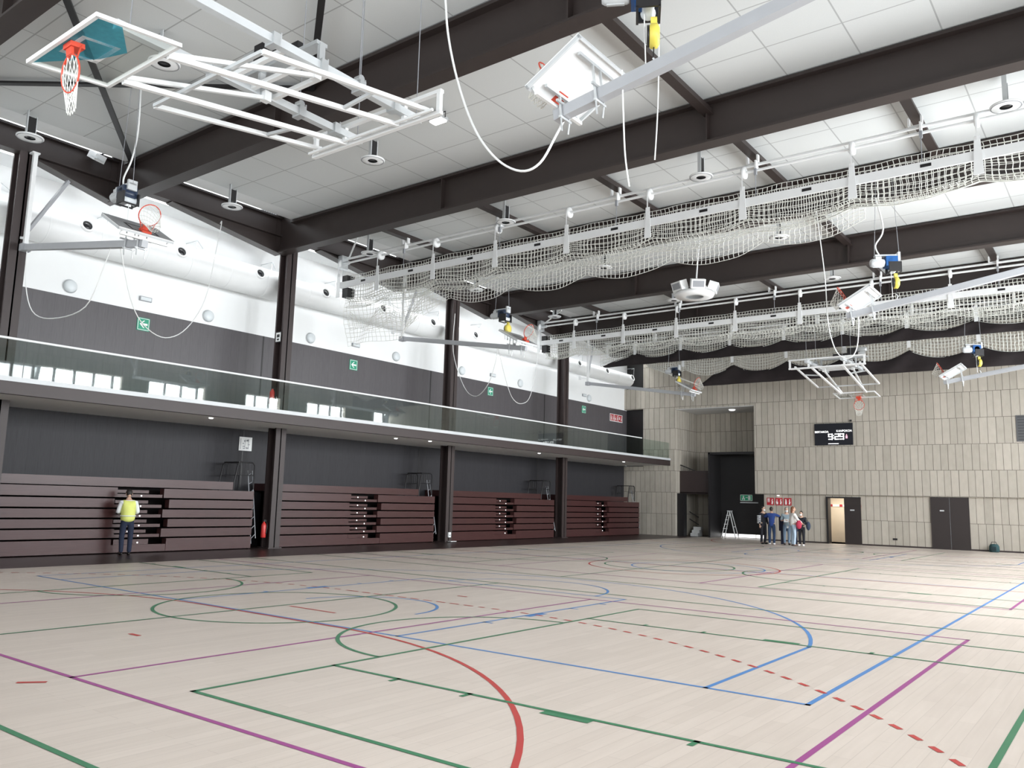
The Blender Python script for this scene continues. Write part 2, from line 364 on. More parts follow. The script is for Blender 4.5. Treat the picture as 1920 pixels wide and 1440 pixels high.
for i in range(6): tp.box((-13.0+i*.5, YE+2.565, 1.83), (-12.85+i*.5, YE+2.575, 1.95))
struct('trim_1', tp, [M_SIGNW, M_REDS])
area('corridor_lamp', (-11.9, YE+1.5, 2.55), (0, 0, 0), 1.6, .5, 45, (1, .95, .86))
# louvre window at the right of the end wall
lv = MB().box((-4.12, YE-.02, 4.86), (-2.6, YE+.02, 6.03)); lv.mat(1)
for i in range(9): lv.box((-4.05, YE-.04, 4.92+i*.125), (-2.65, YE-.018, 4.98+i*.125))
struct('window_4', lv, [mat('louvre_frame', (.10, .10, .105), .5), mat('louvre_grey', (.06, .062, .065), .5)])

# -------------------------------------------------- steel frame
BEAMS = [5.15, 10.75, 16.35, 21.95, 27.55, 33.15, 38.75]
ords = ['first', 'second', 'third', 'fourth', 'fifth', 'sixth', 'seventh']
for i, y in enumerate(BEAMS):
    b = MB().box((-22.38, y-.02, 9.68), (XR, y+.02, 10.95)).box((-22.38, y-.19, 9.65), (XR, y+.19, 9.70)).box((-22.38, y-.19, 10.93), (-21.66, y+.19, 11.0)).box((-21.66, y-.19, 10.58), (XR, y+.19, 10.65))
    b.box((-22.40, y-.19, 9.65), (-22.36, y+.19, 11.05))
    for xs in (-15.0, -7.1): b.box((xs-.015, y-.17, 9.7), (xs+.015, y+.17, ZC-.05))
    o = struct('roof_beam', b, M_STEEL, '%s deep dark steel roof beam from the camera, crossing the hall' % ords[i]); o['category'] = 'beam'
    bt = MB()
    for k in range(7): bt.tube((-22.41, y+.1, 9.85+k*.17), (-22.43, y+.1, 9.85+k*.17), .018, 6)
    for k in range(7): bt.tube((-22.41, y-.1, 9.85+k*.17), (-22.43, y-.1, 9.85+k*.17), .018, 6)
    bt.build('bolt', M_BLACK, o, o.location[:])['kind'] = 'stuff'
eb = MB().box((-22.42, Y0, 10.28), (-22.38, YE, 10.9)).box((-22.57, Y0, 10.24), (-22.23, YE, 10.30)).box((-22.57, Y0, 10.84), (-22.23, YE, 10.90))
for i, y in enumerate(BEAMS):
    L = 2.4 if i == 1 else 4.0
    eb.extr([(-22.42, y-L, 10.24), (-22.42, y-.03, 10.24), (-22.42, y-.03, 9.66)], (.04, 0, 0))
    p, q = Vector((-22.4, y-L, 10.22)), Vector((-22.4, y-.02, 9.64))
    eb.bar(p, q, .34, .03)
o = struct('edge_beam', eb, M_STEEL, 'dark steel edge beam with tapered haunches along the gallery side'); o['category'] = 'beam'
COLS = [8.35, 16.72, 25.12, 33.5]
cn = ['leftmost', 'second from the left', 'third from the left', 'rightmost']
for y, n in zip(COLS, cn):
    b = MB().box((-22.56, y-.02, 0), (-22.14, y+.02, 10.24)).box((-22.56, y-.20, 0), (-22.50, y+.20, 10.24)).box((-22.20, y-.20, 0), (-22.14, y+.20, 10.24))
    b.box((-22.62, y-.26, 0), (-22.08, y+.26, .03))
    o = struct('steel_column', b, M_STEELR, 'dark brown steel column, %s of those along the gallery' % n); o['category'] = 'column'
bars = MB()
for x, ya, yb in ((-7.1, 10.75, 38.75),) + tuple((x, ya, ya+5.6) for ya in (16.35, 27.55, 33.15) for x in (-19.1, -15.05, -11.0, -3.4, .3)):
    bars.box((x-.07, ya, 10.36), (x+.07, yb, 10.5)); bars.box((x-.11, ya, 10.33), (x+.11, yb, 10.365))
o = struct('purlin_bar', bars, M_STEEL, 'dark steel bars running lengthwise between the roof beams'); o['category'] = 'beam'
br = MB()
for x0, x1 in ((-21.4, -13.9), (-13.9, -6.4), (-6.4, 1.1)):
    br.bar((x0, 5.2, 10.56), (x1, 10.7, 10.56), .13, .05); br.bar((x0, 10.7, 10.51), (x1, 5.2, 10.51), .13, .05)
o = struct('roof_bracing', br, M_BLACK, 'dark diagonal roof bracing rods crossing under the ceiling'); o['category'] = 'bracing'
# -------------------------------------------------- gallery
g = MB().box((XW, Y0, 3.85), (-20.56, 41.5, 4.18)); g.box((-20.56, Y0, 4.05), (-20.54, 41.5, 4.12))
GA = struct('floor', g, M_SOFFIT, 'gallery slab along the left wall')
MB().box((-20.66, Y0, 3.84), (-20.50, 41.52, 4.13)).build('fascia', M_STEELR, GA, GA.location[:])
MB().box((-20.62, Y0, 4.13), (-20.47, 41.5, 4.24)).build('kerb', M_PAINTG, GA, GA.location[:])
bal = thing('glass_balustrade', 'clear glass balustrade with a pale handrail along the gallery edge', 'balustrade', (-20.54, 20, 4.24))
MB().tube((-20.54, Y0, 5.13), (-20.54, 38.3, 5.13), .028, 10).build('handrail', M_PAINT, bal, bal.location[:])
y = Y0
while y < 41.3:
    y1 = min(y+2.36, 41.45)
    MB().box((-20.55, y+.008, 4.22), (-20.53, y1-.008, 5.10)).build('glass_panel', M_GLASS, bal, bal.location[:]); y += 2.36
for x, y, nm in ((-21.15, 13.5, 'above the left bleacher'), (-21.4, 21.2, 'left one of the pair over the second bleacher'), (-21.1, 22.7, 'right one of the pair over the second bleacher'), (-21.3, 30.1, 'above the third bleacher'), (-21.1, 37.4, 'above the farthest bleacher')):
    tag(MB().lathe([(0, 0), (.06, 0), (.065, -.015), (.05, -.03), (0, -.032)], (x, y, 3.85), 14).build('downlight', M_LEDW), 'small white downlight under the gallery, ' + nm, 'lamp', 'downlights under the gallery')

# ================================================================ COURT LINES (painted on the floor)
class Paint:
    def __init__(s): s.m = MB(); s.z = .002
    def line(s, a, b, w=.05):
        a = Vector((a[0], a[1], 0)); b = Vector((b[0], b[1], 0)); d = (b-a).normalized(); n = Vector((-d.y, d.x, 0))*w/2; e = d*w/2
        if a.x < -19.3+.01 and b.x < -19.3+.01: return s
        s.m.add([(p.x, p.y, s.z) for p in (a-e-n, b+e-n, b+e+n, a-e+n)], [(0, 1, 2, 3)]); return s
    def poly(s, pts, w=.05):
        for a, b in zip(pts, pts[1:]): s.line(a, b, w)
        return s
    def rect(s, x0, y0, x1, y1, w=.05): return s.poly([(x0, y0), (x1, y0), (x1, y1), (x0, y1), (x0, y0)], w)
    def arc(s, c, r, a0, a1, w=.05, dash=None, n=None):
        n = n or max(8, int(abs(a1-a0)/3)); vs = []
        segs = [(a0, a1)] if not dash else []
        if dash:
            st = math.degrees(dash[0]/r); gp = math.degrees(dash[1]/r); a = a0
            while a < a1: segs.append((a, min(a+st, a1))); a += st+gp
        for p, q in segs:
            k = max(2, int(n*(q-p)/(a1-a0))) if not dash else 2
            for i in range(k):
                t0 = math.radians(p+(q-p)*i/k); t1 = math.radians(p+(q-p)*(i+1)/k)
                v = [(c[0]+rr*math.cos(t), c[1]+rr*math.sin(t), s.z) for rr, t in ((r-w/2, t0), (r+w/2, t0), (r+w/2, t1), (r-w/2, t1))]
                if min(x[0] for x in v) > -19.3: s.m.add(v, [(0, 1, 2, 3)])
        return s
    def dashes(s, a, b, w, on, off):
        a = Vector(a); b = Vector(b); L = (b-a).length; d = (b-a)/L; t = 0
        while t < L: s.line(a+d*t, a+d*min(t+on, L), w); t += on+off
        return s
    def done(s, name, m, z, label):
        s.m.v = [(p[0], p[1], z) for p in s.m.v]
        return tag(s.m.build(name, m, FLOOR, FLOOR.location[:]), label)
XC = -9.9
XE = -19.28
blue = Paint()
for s_ in (0, 1):
    f = (lambda y: y) if s_ == 0 else (lambda y: 43.4-y)
    by = 7.56
    blue.line((2*XC+2.42, f(by)), (-2.42, f(by)))
    blue.line((-3.37, f(by)), (-3.37, f(10.6))); blue.line((2*XC+3.37, f(by)), (2*XC+3.37, f(10.6)))
    c = (XC, f(by+1.575)); a = 12.4
    blue.arc(c, 6.7, a, 180-a) if s_ == 0 else blue.arc(c, 6.7, 180+a, 360-a)
    for sx in (-1, 1):
        blue.line((XC+sx*2.45, f(by)), (XC+sx*2.45, f(13.3)))
        for yy in (9.28, 11.49, 12.37): blue.line((XC+sx*2.45, f(yy)), (XC+sx*2.57, f(yy)))
        blue.line((XC+sx*2.52, f(10.25)), (XC+sx*2.52, f(10.6)), .12)
    blue.line((XC-2.45, f(13.3)), (XC+2.45, f(13.3)))
    blue.arc((XC, f(13.3)), 1.8, 0, 180) if s_ == 0 else blue.arc((XC, f(13.3)), 1.8, 180, 360)
    blue.arc(c, 1.25, 0, 180) if s_ == 0 else blue.arc(c, 1.25, 180, 360)
blue.line((-2.42, 7.56), (-2.42, 35.84)); blue.line((2*XC+2.42, 7.56), (2*XC+2.42, 35.84)); blue.arc((XC, 21.7), 1.8, 0, 360)
blue.line((2*XC+2.42, 21.7), (-2.42, 21.7))
blue.done('court_lines', mat('blue_line', (.065, .19, .43), .45, 0, .05, 4), .0020, 'blue basketball court lines')
red = Paint()
for s_ in (0, 1):
    f = (lambda y: y) if s_ == 0 else (lambda y: 43.0-y)
    gx = -10.05; g0 = 1.45
    for r, dash in ((6.05, None), (9.05, (.15, .15))):
        if s_ == 0: red.arc((gx+1.5, f(g0)), r, 0, 90, .05, dash); red.arc((gx-1.5, f(g0)), r, 90, 180, .05, dash)
        else: red.arc((gx+1.5, f(g0)), r, 270, 360, .05, dash); red.arc((gx-1.5, f(g0)), r, 180, 270, .05, dash)
        if dash: red.dashes((gx-1.5, f(g0+r), 0), (gx+1.5, f(g0+r), 0), .05, .15, .15)
        else: red.line((gx-1.5, f(g0+r)), (gx+1.5, f(g0+r)))
    red.line((gx-.5, f(8.36)), (gx+.5, f(8.36))); red.line((gx+.3, f(11.4)), (gx+.46, f(11.4)), .06); red.line((gx+.3, f(5.38)), (gx+.46, f(5.38)), .06); red.line((-7.98, f(3.42)), (-7.86, f(3.56)), .06)
red.arc((-10.3, 21.6), 2.6, 0, 360); red.line((XE, 21.5), (0, 21.5))
red.done('court_lines', mat('red_line', (.40, .04, .035), .45, 0, .05, 4), .0030, 'red handball lines with a dashed arc')
pur = Paint(); grn = Paint()
for k, oy in enumerate((0, 13.55, 27.1)):
    y0, y1 = 3.82+oy, 12.84+oy
    pur.line((XE, y0), (-1.95, y0)); pur.line((XE, y1), (-1.95, y1)); pur.line((-1.95, y0), (-1.95, y1))
    for x in (-7.88, -10.72, -13.55): pur.line((x, y0), (x, y1))
    cy = 8.26+13.35*k
    for yy in (-5.53, 5.53): grn.line((XE, cy+yy), (-.9, cy+yy))
    grn.line((-.9, cy-5.53), (-.9, cy+5.53)); grn.line((-10.72, cy-5.53), (-10.72, cy+5.53)); grn.arc((-10.72, cy), 1.8, 0, 360)
    for sx, xf in ((1, -6.62), (-1, -14.82)):
        xb = xf + sx*5.75
        grn.line((xf, cy-4.0), (xf, cy+4.0))
        for yy in (-4.0, 4.0): grn.line((xf, cy+yy), (max(xb, XE), cy+yy))
        for yy in (-2.43, 2.43):
            grn.line((xf, cy+yy), (max(xb, XE), cy+yy)); sg = -1 if yy < 0 else 1
            for dx in (.92, 1.8, 3.95): grn.line((xf+sx*dx, cy+yy), (xf+sx*dx, cy+yy+sg*.1))
            if xf+sx*3 > -19.2: grn.line((xf+sx*2.68, cy+yy+sg*.07), (xf+sx*3.04, cy+yy+sg*.07), .1)
        if sx > 0: grn.arc((xf, cy), 1.8, 90, 270)
        else: grn.arc((xf, cy), 1.8, -90, 90)
pur.done('court_lines', mat('purple_line', (.27, .05, .20), .45, 0, .05, 4), .0025, 'purple volleyball court lines')
grn.done('court_lines', mat('green_line', (.035, .16, .075), .45, 0, .05, 4), .0035, 'green cross court lines')

# ================================================================ BLEACHERS
TZ = [(.03, .385), (.43, .665), (.71, .93), (.975, 1.20), (1.245, 1.485), (1.53, 1.79)]
M_RECESS_SHADE = mat('recess_shade', (.006, .005, .005), .9, 0, .1, 6, spec=.08)  # near-black colour paints shade into the gaps between the rows
M_STUD = mat('white_stud', (.9, .9, .9), .4, 0, .01, 5, (1, 1, 1), .8)
bl_names = ['leftmost folded bleacher of dark wooden rows, behind the person in the yellow vest', 'second folded bleacher from the left, dark red-brown rows', 'third folded bleacher from the left, dark red-brown rows', 'farthest folded bleacher, against the stone end wall']
for bi, (y0, y1, ya, yb) in enumerate(((5.2, 15.95, 11.5, 13.1), (17.0, 24.4, 19.95, 21.5), (25.5, 32.85, 28.3, 29.85), (33.85, 41.3, 36.6, 38.0))):
    XF = -22.3
    t = thing('bleacher', bl_names[bi], 'bleacher', (XF-.5, (y0+y1)/2, 0), 0, 'folded bleachers under the gallery'); L = t.location[:]
    MB().box((-23.4, y0+.02, .0), (XF-.62, y1-.02, 1.79)).box((-23.4, y0+.02, 0), (XF-.02, y0+.06, 1.78)).box((-23.4, y1-.06, 0), (XF-.02, y1-.02, 1.78)).build('under_frame', M_RECESS_SHADE, t, L)
    MB().box((-23.86, y0, 1.82), (-22.75, y1-.45, 2.06)).build('back_row', M_BENCH, t, L)
    for k, (z0, z1) in enumerate(TZ):
        st = .06*(k % 2)
        MB().box((XF-.22, y0, z0), (XF, ya+st, z1)).build('row_front', M_BENCH, t, L)
        MB().box((XF-.22, yb-st*3, z0), (XF, y1, z1)).build('row_front', M_BENCH, t, L)
        if k == 0:
            MB().box((XF-.2, ya, z0), (XF-.01, yb, z0+.20)).box((XF-.35, ya+.15, z0+.2), (XF-.16, yb-.45, z0+.34)).build('aisle_step', M_BENCH, t, L)
        else:
            MB().box((XF-.22, ya, z0), (XF-.01, yb-.22, z0+.085)).build('aisle_step', M_BENCH, t, L)
            MB().box((XF-.40, ya+.1, z0+.115), (XF-.16, yb-.55, z0+.20)).build('aisle_step', M_BENCH, t, L)
        MB().disc((XF-.005, ya+.75, z1-.10 if k == 0 else z0+.045), .022, (1, 0, 0), .02, 8).build('marker_stud', M_STUD, t, L)
        if k: MB().disc((XF-.155, ya+.52, z0+.155), .022, (1, 0, 0), .02, 8).build('marker_stud', M_STUD, t, L)
    gr = MB()
    for x in (-22.75, -23.55):
        ys = (y1-.35, y1-.3, y1+.2, y1+.25)
        gr.path([(x, y1-.45, 2.05), (x, y1-.35, 2.62), (x, y1-.25, 2.7), (x, y1+.2, 2.7), (x, y1+.28, 2.62), (x, y1+.28, 1.85)], .022, 8)
        gr.tube((x, y1-.42, 2.3), (x, y1+.28, 2.3), .014, 6)
        for i in range(5): gr.tube((x, y1-.3+i*.12, 2.3), (x, y1-.3+i*.12, 2.7), .010, 6)
        gr.tube((x, y1-.45, 1.79), (x, y1-.45, 2.1), .02, 6)
    gr.tube((-22.75, y1-.3, 2.7), (-23.55, y1-.3, 2.7), .02, 8)
    gr.build('guard_rail', M_BLACK, t, L)
    sr_ = MB()
    for dy_ in (.04, .20): sr_.tube((XF-.05, y1+dy_, .12+dy_), (XF-.62, y1+dy_+.12, 2.45), .016, 8)
    for k in range(8):
        q_ = (k+.5)/8; sr_.tube((XF-.05-.57*q_, y1+.04+.12*q_, .16+2.29*q_), (XF-.05-.57*q_, y1+.20+.12*q_, .32+2.20*q_), .011, 6)
    sr_.build('stair_rail', M_GREY, t, L)

# ================================================================ AIR DUCT AND WALL FITTINGS
dz, dx = 8.82, -23.30
t = thing('air_duct', 'long round white air duct with dark nozzles on the upper left wall', 'duct', (dx, 20, dz)); L = t.location[:]
for a, b, r in ((Y0+.1, 17.4, .50), (17.4, 25.4, .42), (25.4, 41.9, .36)):
    pr_ = [(0, 0), (r-.03, 0), (r, .03), (r, b-a-.10), (r-.05, b-a), (0, b-a)]
    m = MB().lathe(pr_, (dx, a, dz), 36, Rx(-PI/2))
    for i in range(int((b-a)/1.4)): m.lathe([(r+.001, 0), (r+.006, .01), (r+.006, .03), (r+.001, .04)], (dx, a+.7+i*1.4, dz), 36, Rx(-PI/2))
    m.build('duct_pipe', M_DUCT, t, L)
rad = lambda y: .50 if y < 17.4 else .42 if y < 25.4 else .36
for i in range(13):
    y = 7.43+i*2.85
    r = rad(y); al = math.radians(18); d = Vector((math.cos(al), 0, math.sin(al)))
    c = Vector((dx, y, dz)) + d*(r-.02)
    R = d.to_track_quat('Z', 'Y').to_matrix()
    m = MB().lathe([(.19, 0), (.20, .05), (.17, .075), (.14, .06), (.13, .03)], c, 20, R); n = m.build('nozzle', M_DUCT, t, L)
    MB().lathe([(0, .045), (.132, .045), (.132, .02), (0, .02)], c, 20, R).build('nozzle_opening', M_LENS, n, L)
    hg = MB().path([(XW, y+.75, 9.62), (XW+.65, y+.75, 9.62), (XW+.62, y+.75, dz+r*.8)], .012, 6); hg.path([(XW, y+1.35, 9.62), (XW+.65, y+.75, 9.62)], .012, 6)
    hg.build('hanger', M_GALV, t, L)
pos = ['above the first exit arrow, leftmost of the row', 'second from the left', 'third, just right of the second column', 'fourth from the left', 'fifth from the left', 'sixth from the left', 'last in the row, near the end wall']
for (y, nm) in zip((10.45, 14.85, 19.05, 23.45, 27.6, 32.0, 38.4), pos):
    r = thing('wall_lamp', 'round frosted lamp on the white wall, ' + nm, 'lamp', (XW, y, 7.43), 0, 'round wall lamps on the white wall')
    MB().lathe([(0, 0), (.19, 0), (.2, .03), (.19, .05)], (0, 0, 0), 24, Ry(PI/2)).build('base_ring', M_GALV, r)
    MB().lathe([(.185, .045), (.175, .09), (.12, .125), (.05, .135), (0, .136)], (0, 0, 0), 24, Ry(PI/2)).build('diffuser', M_LAMPG, r)
for (y, nm) in zip((12.69, 21.25, 29.82, 37.9), ('first bay from the left', 'second bay from the left', 'third bay from the left', 'farthest bay')):
    r = thing('emergency_light', 'grey rectangular emergency light above the exit arrow, ' + nm, 'lamp', (XW, y, 7.53), 0, 'emergency lights above the exit arrows')
    MB().box((0, -.19, -.07), (.06, .19, .07)).build('housing', M_GREY, r); MB().box((.055, -.165, -.05), (.075, .165, .05)).build('diffuser', M_LAMPG, r)
def arrow(mb, c, s, ax):
    P = lambda a, b: (c[0], c[1]+a*s, c[2]+b*s)
    for poly in ([(-.36, 0), (0, .34), (.12, .34), (-.12, .09), (-.12, -.09), (.12, -.34), (0, -.34)], [(-.15, .09), (.38, .09), (.38, -.09), (-.15, -.09)]):
        mb.extr([P(a, b) for a, b in poly], (.006, 0, 0))
for (y, nm) in zip((12.7, 21.2, 29.7, 37.9), ('leftmost of the row', 'second from the left', 'third from the left', 'farthest along the gallery')):
    r = thing('exit_sign', 'green exit arrow sign on the dark gallery wall, ' + nm, 'sign', (XW+.005, y, 6.75), 0, 'green arrow signs on the gallery wall')
    MB().box((0, -.2, -.2), (.015, .2, .2)).build('plate', M_GREEN, r)
    m = MB(); arrow(m, (.015, 0, 0), .34, 0)
    for a, b in (((-.18, -.18), (.18, -.165)), ((-.18, .165), (.18, .18)), ((-.18, -.18), (-.165, .18)), ((.165, -.18), (.18, .18))): m.box((.015, a[0], a[1]), (.018, b[0], b[1]))
    m.build('arrow', M_SIGNW, r)
def picto(parent, kind, o, s, m=M_SIGNW):
    """plain safety pictograms drawn as raised shapes; o = corner in the YZ or XZ plane given by a mapping"""
    mb = MB(); k = o
    def q(a0, b0, a1, b1): mb.add([k(a0*s, b0*s), k(a1*s, b0*s), k(a1*s, b1*s), k(a0*s, b1*s)], [(0, 1, 2, 3)])
    if kind == 'panel':
        for i in range(3): q(.08, .58+i*.13, .42, .66+i*.13)
        q(.08, .42, .42, .50); flame = True
    elif kind == 'hose': q(.12, .12, .38, .48); q(.18, .48, .26, .82); q(.08, .30, .12, .55); flame = True
    elif kind == 'ext': q(.14, .10, .38, .55); q(.18, .55, .34, .72); q(.20, .72, .32, .86); q(.12, .76, .2, .82); flame = True
    elif kind == 'bell': q(.1, .3, .4, .36); q(.14, .36, .36, .7); q(.2, .7, .3, .8); flame = True
    if flame: q(.66, .12, .86, .34); q(.70, .34, .90, .52); q(.68, .52, .80, .68); q(.72, .68, .84, .86)
    return mb.build('pictogram', m, parent)
r = thing('fire_safety_sign', 'white and red three-part fire sign on the dark gallery wall near the end wall', 'sign', (XW+.01, 40.72, 6.42))
MB().box((0, -.03, -.03), (.012, 1.42, .40)).build('plate', M_SIGNW, r)
for i, kd in enumerate(('ext', 'hose', 'bell')):
    p = MB().box((.012, .01+i*.47, .01), (.016, .43+i*.47, .37)).build('red_field', M_REDS, r)
    picto(p, kd, lambda a, b, i=i: (.018, .02+i*.47+a*1.1, .01+b), .36)
r = thing('floor_plan_poster', 'white evacuation plan poster on the dark wall above the leftmost bleacher', 'poster', (XW+.01, 16.36, 3.14))
MB().box((0, 0, 0), (.012, .5, .46)).build('sheet', M_SIGNW, r)
m = MB()
random.seed(3)
for i in range(9):
    a, b = random.uniform(.05, .40), random.uniform(.05, .36); m.box((.012, a, b), (.014, a+random.uniform(.03, .09), b+random.uniform(.02, .06)))
m.box((.012, .05, .05), (.014, .07, .4)); m.box((.012, .22, .1), (.014, .235, .38)); m.box((.012, .36, .06), (.014, .375, .40))
m.build('plan_print', M_GREY, r)
r = thing('column_sign', 'small white sign with dark frame on the side of the second column', 'sign', (-22.32, 16.50, 6.68))
MB().box((-.14, -.012, 0), (.14, 0, .36)).build('frame', M_BLACK, r); MB().box((-.12, -.018, .03), (.12, -.011, .33)).build('sheet', M_SIGNW, r)
MB().box((-.07, -.022, .17), (.07, -.017, .27)).box((-.05, -.022, .07), (.05, -.017, .13)).build('pictogram', M_BLACK, r)
def extinguisher(x, y, z, label):
    r = thing('fire_extinguisher', label, 'fire extinguisher', (x, y, z), 0)
    MB().lathe([(0, 0), (.07, 0), (.078, .02), (.078, .38), (.06, .44), (.03, .47), (.03, .5), (0, .5)], (0, 0, 0), 18).build('cylinder', mat('extinguisher_red', (.55, .035, .03), .35), r)
    MB().box((-.02, -.02, .5), (.02, .09, .53)).box((-.012, -.02, .54), (.012, .11, .56)).build('valve', M_BLACK, r)
    MB().path([(0, .04, .52), (.06, .08, .46), (.09, .06, .3), (.085, .03, .12)], .012, 6).build('hose', M_BLACK, r)
extinguisher(-22.35, 16.42, 4.62, 'red fire extinguisher hung on the second column behind the glass balustrade')
extinguisher(-22.30, 16.40, .34, 'red fire extinguisher at the foot of the second column beside the leftmost bleacher')
r = thing('socket_box', 'small white socket box low on the third column', 'socket', (-22.13, 25.12, .19))
MB().box((0, -.07, 0), (.06, .07, .2)).build('box', M_SIGNW, r); MB().box((.06, -.04, .05), (.066, .04, .11)).build('socket', M_GREY, r)
tag(MB().box((-22.02, 24.95, .03), (-21.86, 25.3, .05)).build('floor_plate', M_SIGNW), 'white plate lying on the floor at the foot of the third column', 'plate')
# grille seen in the gap above the edge beam
r = thing('vent_grille', 'white slatted vent grille above the edge beam at the second column', 'vent', (-22.70, 15.75, 10.95))
MB().box((-.03, 0, 0), (-.005, 1.25, .38)).build('frame', M_PAINT, r)
m = MB()
for i in range(13): m.box((-.006, .07+i*.09, .05), (.004, .10+i*.09, .33))
m.build('slats', M_GREY, r)

# ================================================================ BASKETBALL HOOPS
def ring_net(parent, c, axis, hang, r=.225, L=.42, name='net', squash=1.0):
    """cord net: rings of diagonals hung from a hoop at c whose axis is given, drooping along `hang`"""
    ax = Vector(axis).normalized(); a = ax.orthogonal().normalized(); b = ax.cross(a); c = Vector(c); h = Vector(hang).normalized()
    n, rows = 12, 6; P = []
    for j in range(rows+1):
        t = j/rows; rr = r*(1-.48*t**.8)
        flat = 1-(1-squash)*min(1, t*1.6)
        row = []
        for i in range(n):
            th = 2*PI*(i+.5*(j % 2))/n
            off = a*math.cos(th)*rr + b*math.sin(th)*rr
            off = off - h*off.dot(h)*(1-flat)
            row.append(c+off+h*L*t)
        P.append(row)
    m = MB()
    for j in range(rows):
        for i in range(n):
            q = P[j][i]; d = (i if j % 2 == 0 else i+1) % n
            m.tube(q, P[j+1][d], .005, 4); m.tube(q, P[j+1][(d-1) % n], .005, 4)
    return m.build(name, M_CORD, parent)
def rim_part(parent, c, axis, back, r=.228):
    """steel ring with bracket; `back` is the unit vector from the ring centre towards the board"""
    ax = Vector(axis).normalized(); bk = Vector(back).normalized(); sd = ax.cross(bk); c = Vector(c)
    pts = [c + (bk*math.cos(t) + sd*math.sin(t))*r for t in [2*PI*i/28 for i in range(28)]]
    m = MB().path(pts, .011, 8, True)
    R = Matrix((bk, sd, ax)).transposed()
    m.obox(c + bk*(r+.065), (.14, .13, .035), R); m.obox(c + bk*(r+.12) - ax*.05, (.07, .20, .17), R)
    for s_ in (-1, 1): m.bar(c + bk*(r+.13) + sd*s_*.09 - ax*.1, c + bk*r*.7 + sd*s_*r*.72 - ax*.01, .014)
    return m.build('rim', M_RED, parent)
# ---- six side hoops on swing arms (local frame: x along the arm, y across, z up; origin = foot of the support post at z 7.75)
def make_side_hoop(label):
    t = thing('basketball_hoop', label, 'basketball hoop', (-22.0, 8.45, 7.75), 0, 'raised side basketball hoops')
    MB().bar((0, 0, -.05), (0, 0, 2.42), .10).box((-.42, -.09, 2.42), (.07, .09, 2.46)).build('support_post', M_PAINT, t)
    MB().bar((0, .03, .40), (-.32, 1.0, 2.10), .08).build('brace', M_ARM, t)
    MB().bar((0, 0, .18), (-.36, -.15, .22), .06).box((-.42, -.2, .14), (-.30, -.1, .30)).build('wall_bracket', M_PAINT, t)
    A, B = Vector((0, 0, -.06)), Vector((6.35, 0, -1.06)); d = (B-A).normalized()
    m = MB().bar(A, A+d*5.95, .13, .15)
    m.box((-.09, -.11, -.16), (.10, .11, .02)); m.build('swing_arm', M_ARM, t)
    e2 = Vector((.872, 0, -.49)); nr = Vector((.49, 0, .872)); O = Vector((5.16, 0, -.36))   # board: O + e2*s (0..0.9), thickness along -nr
    R = Matrix((e2, Vector((0, 1, 0)), nr)).transposed(); ctr = O + e2*.45
    bb = MB().obox(ctr, (.90, 1.20, .02), R).build('backboard', M_PAINT, t)
    f = MB()
    for s_ in (-1, 1): f.obox(ctr + Vector((0, s_*.585, 0)) - nr*.03, (.9, .03, .05), R); f.obox(ctr + e2*s_*.435 - nr*.03, (.03, 1.2, .05), R)
    f.build('board_frame', M_PAINTG, bb)
    f = MB().obox(ctr + nr*.013, (.9, 1.2, .004), R); f.build('board_face', M_BGREY, bb)
    f = MB(); q = O + e2*.60 + nr*.018
    for s_ in (-1, 1): f.obox(q + Vector((0, s_*.28, 0)), (.45, .04, .003), R); f.obox(q + e2*s_*.21, (.04, .6, .003), R)
    f.build('target_square', M_BLACK, bb)
    for s_ in (.16, .72):
        m = MB()
        p = O + e2*s_ - nr*.05; k = (p - A).dot(d); base = A + d*k
        m.bar(base + Vector((0, .09, -.12)), p + Vector((0, .09, 0)), .03, .02); m.bar(base + Vector((0, -.09, -.12)), p + Vector((0, -.09, 0)), .03, .02)
        m.bar(base + Vector((0, -.13, -.1)), base + Vector((0, .13, -.1)), .03); m.bar(base + Vector((0, -.2, .09)), base + Vector((0, .2, .09)), .03)
        m.tube(base + Vector((0, .1, -.1)), base + Vector((-.02, .1, -.3)), .012, 6); m.tube(base + Vector((0, -.1, -.1)), base + Vector((.02, -.1, -.26)), .012, 6)
        m.bar(p + Vector((0, -.4, 0)), p + Vector((0, .4, 0)), .04)
        m.build('board_mount', M_GALV, t)
    m = MB(); q = O + e2*.84 - nr*.13
    m.bar(q + Vector((0, -.52, 0)), q + Vector((0, .52, 0)), .045)
    for s_ in (-.5, .5): m.bar(q + Vector((0, s_, 0)), q + Vector((0, s_, 0)) + nr*.11, .035)
    m.build('lower_tube', M_PAINT, t)
    rc = O + e2*.72 + nr*.37
    rm = rim_part(t, rc, -e2, -nr)
    ring_net(rm, rc, e2, Vector((.62, 0, -.78)), .225, .40, 'net', .55)
    return t
HX = -10.92
hoopL = make_side_hoop('raised side hoop with grey board near the leftmost column, above the gallery')
hoopL.location = (-22.0, 8.45, 7.78)
dup(hoopL, (-22.0, 21.9, 7.78), 0, 'raised side hoop with dark-edged board beside the third column, above the gallery')
dup(hoopL, (-22.0, 35.25, 7.78), 0, 'farthest raised side hoop on the gallery side, in front of the stone end wall')
dup(hoopL, (2*HX+22.0, 8.30, 7.64), PI, 'big raised hoop at the top of the photo, white board seen from behind')
dup(hoopL, (2*HX+22.0, 21.75, 7.64), PI, 'raised hoop on the right, white board in front of the second net')
dup(hoopL, (2*HX+22.0, 35.1, 7.64), PI, 'small farthest raised hoop at right, in front of the stone end wall')
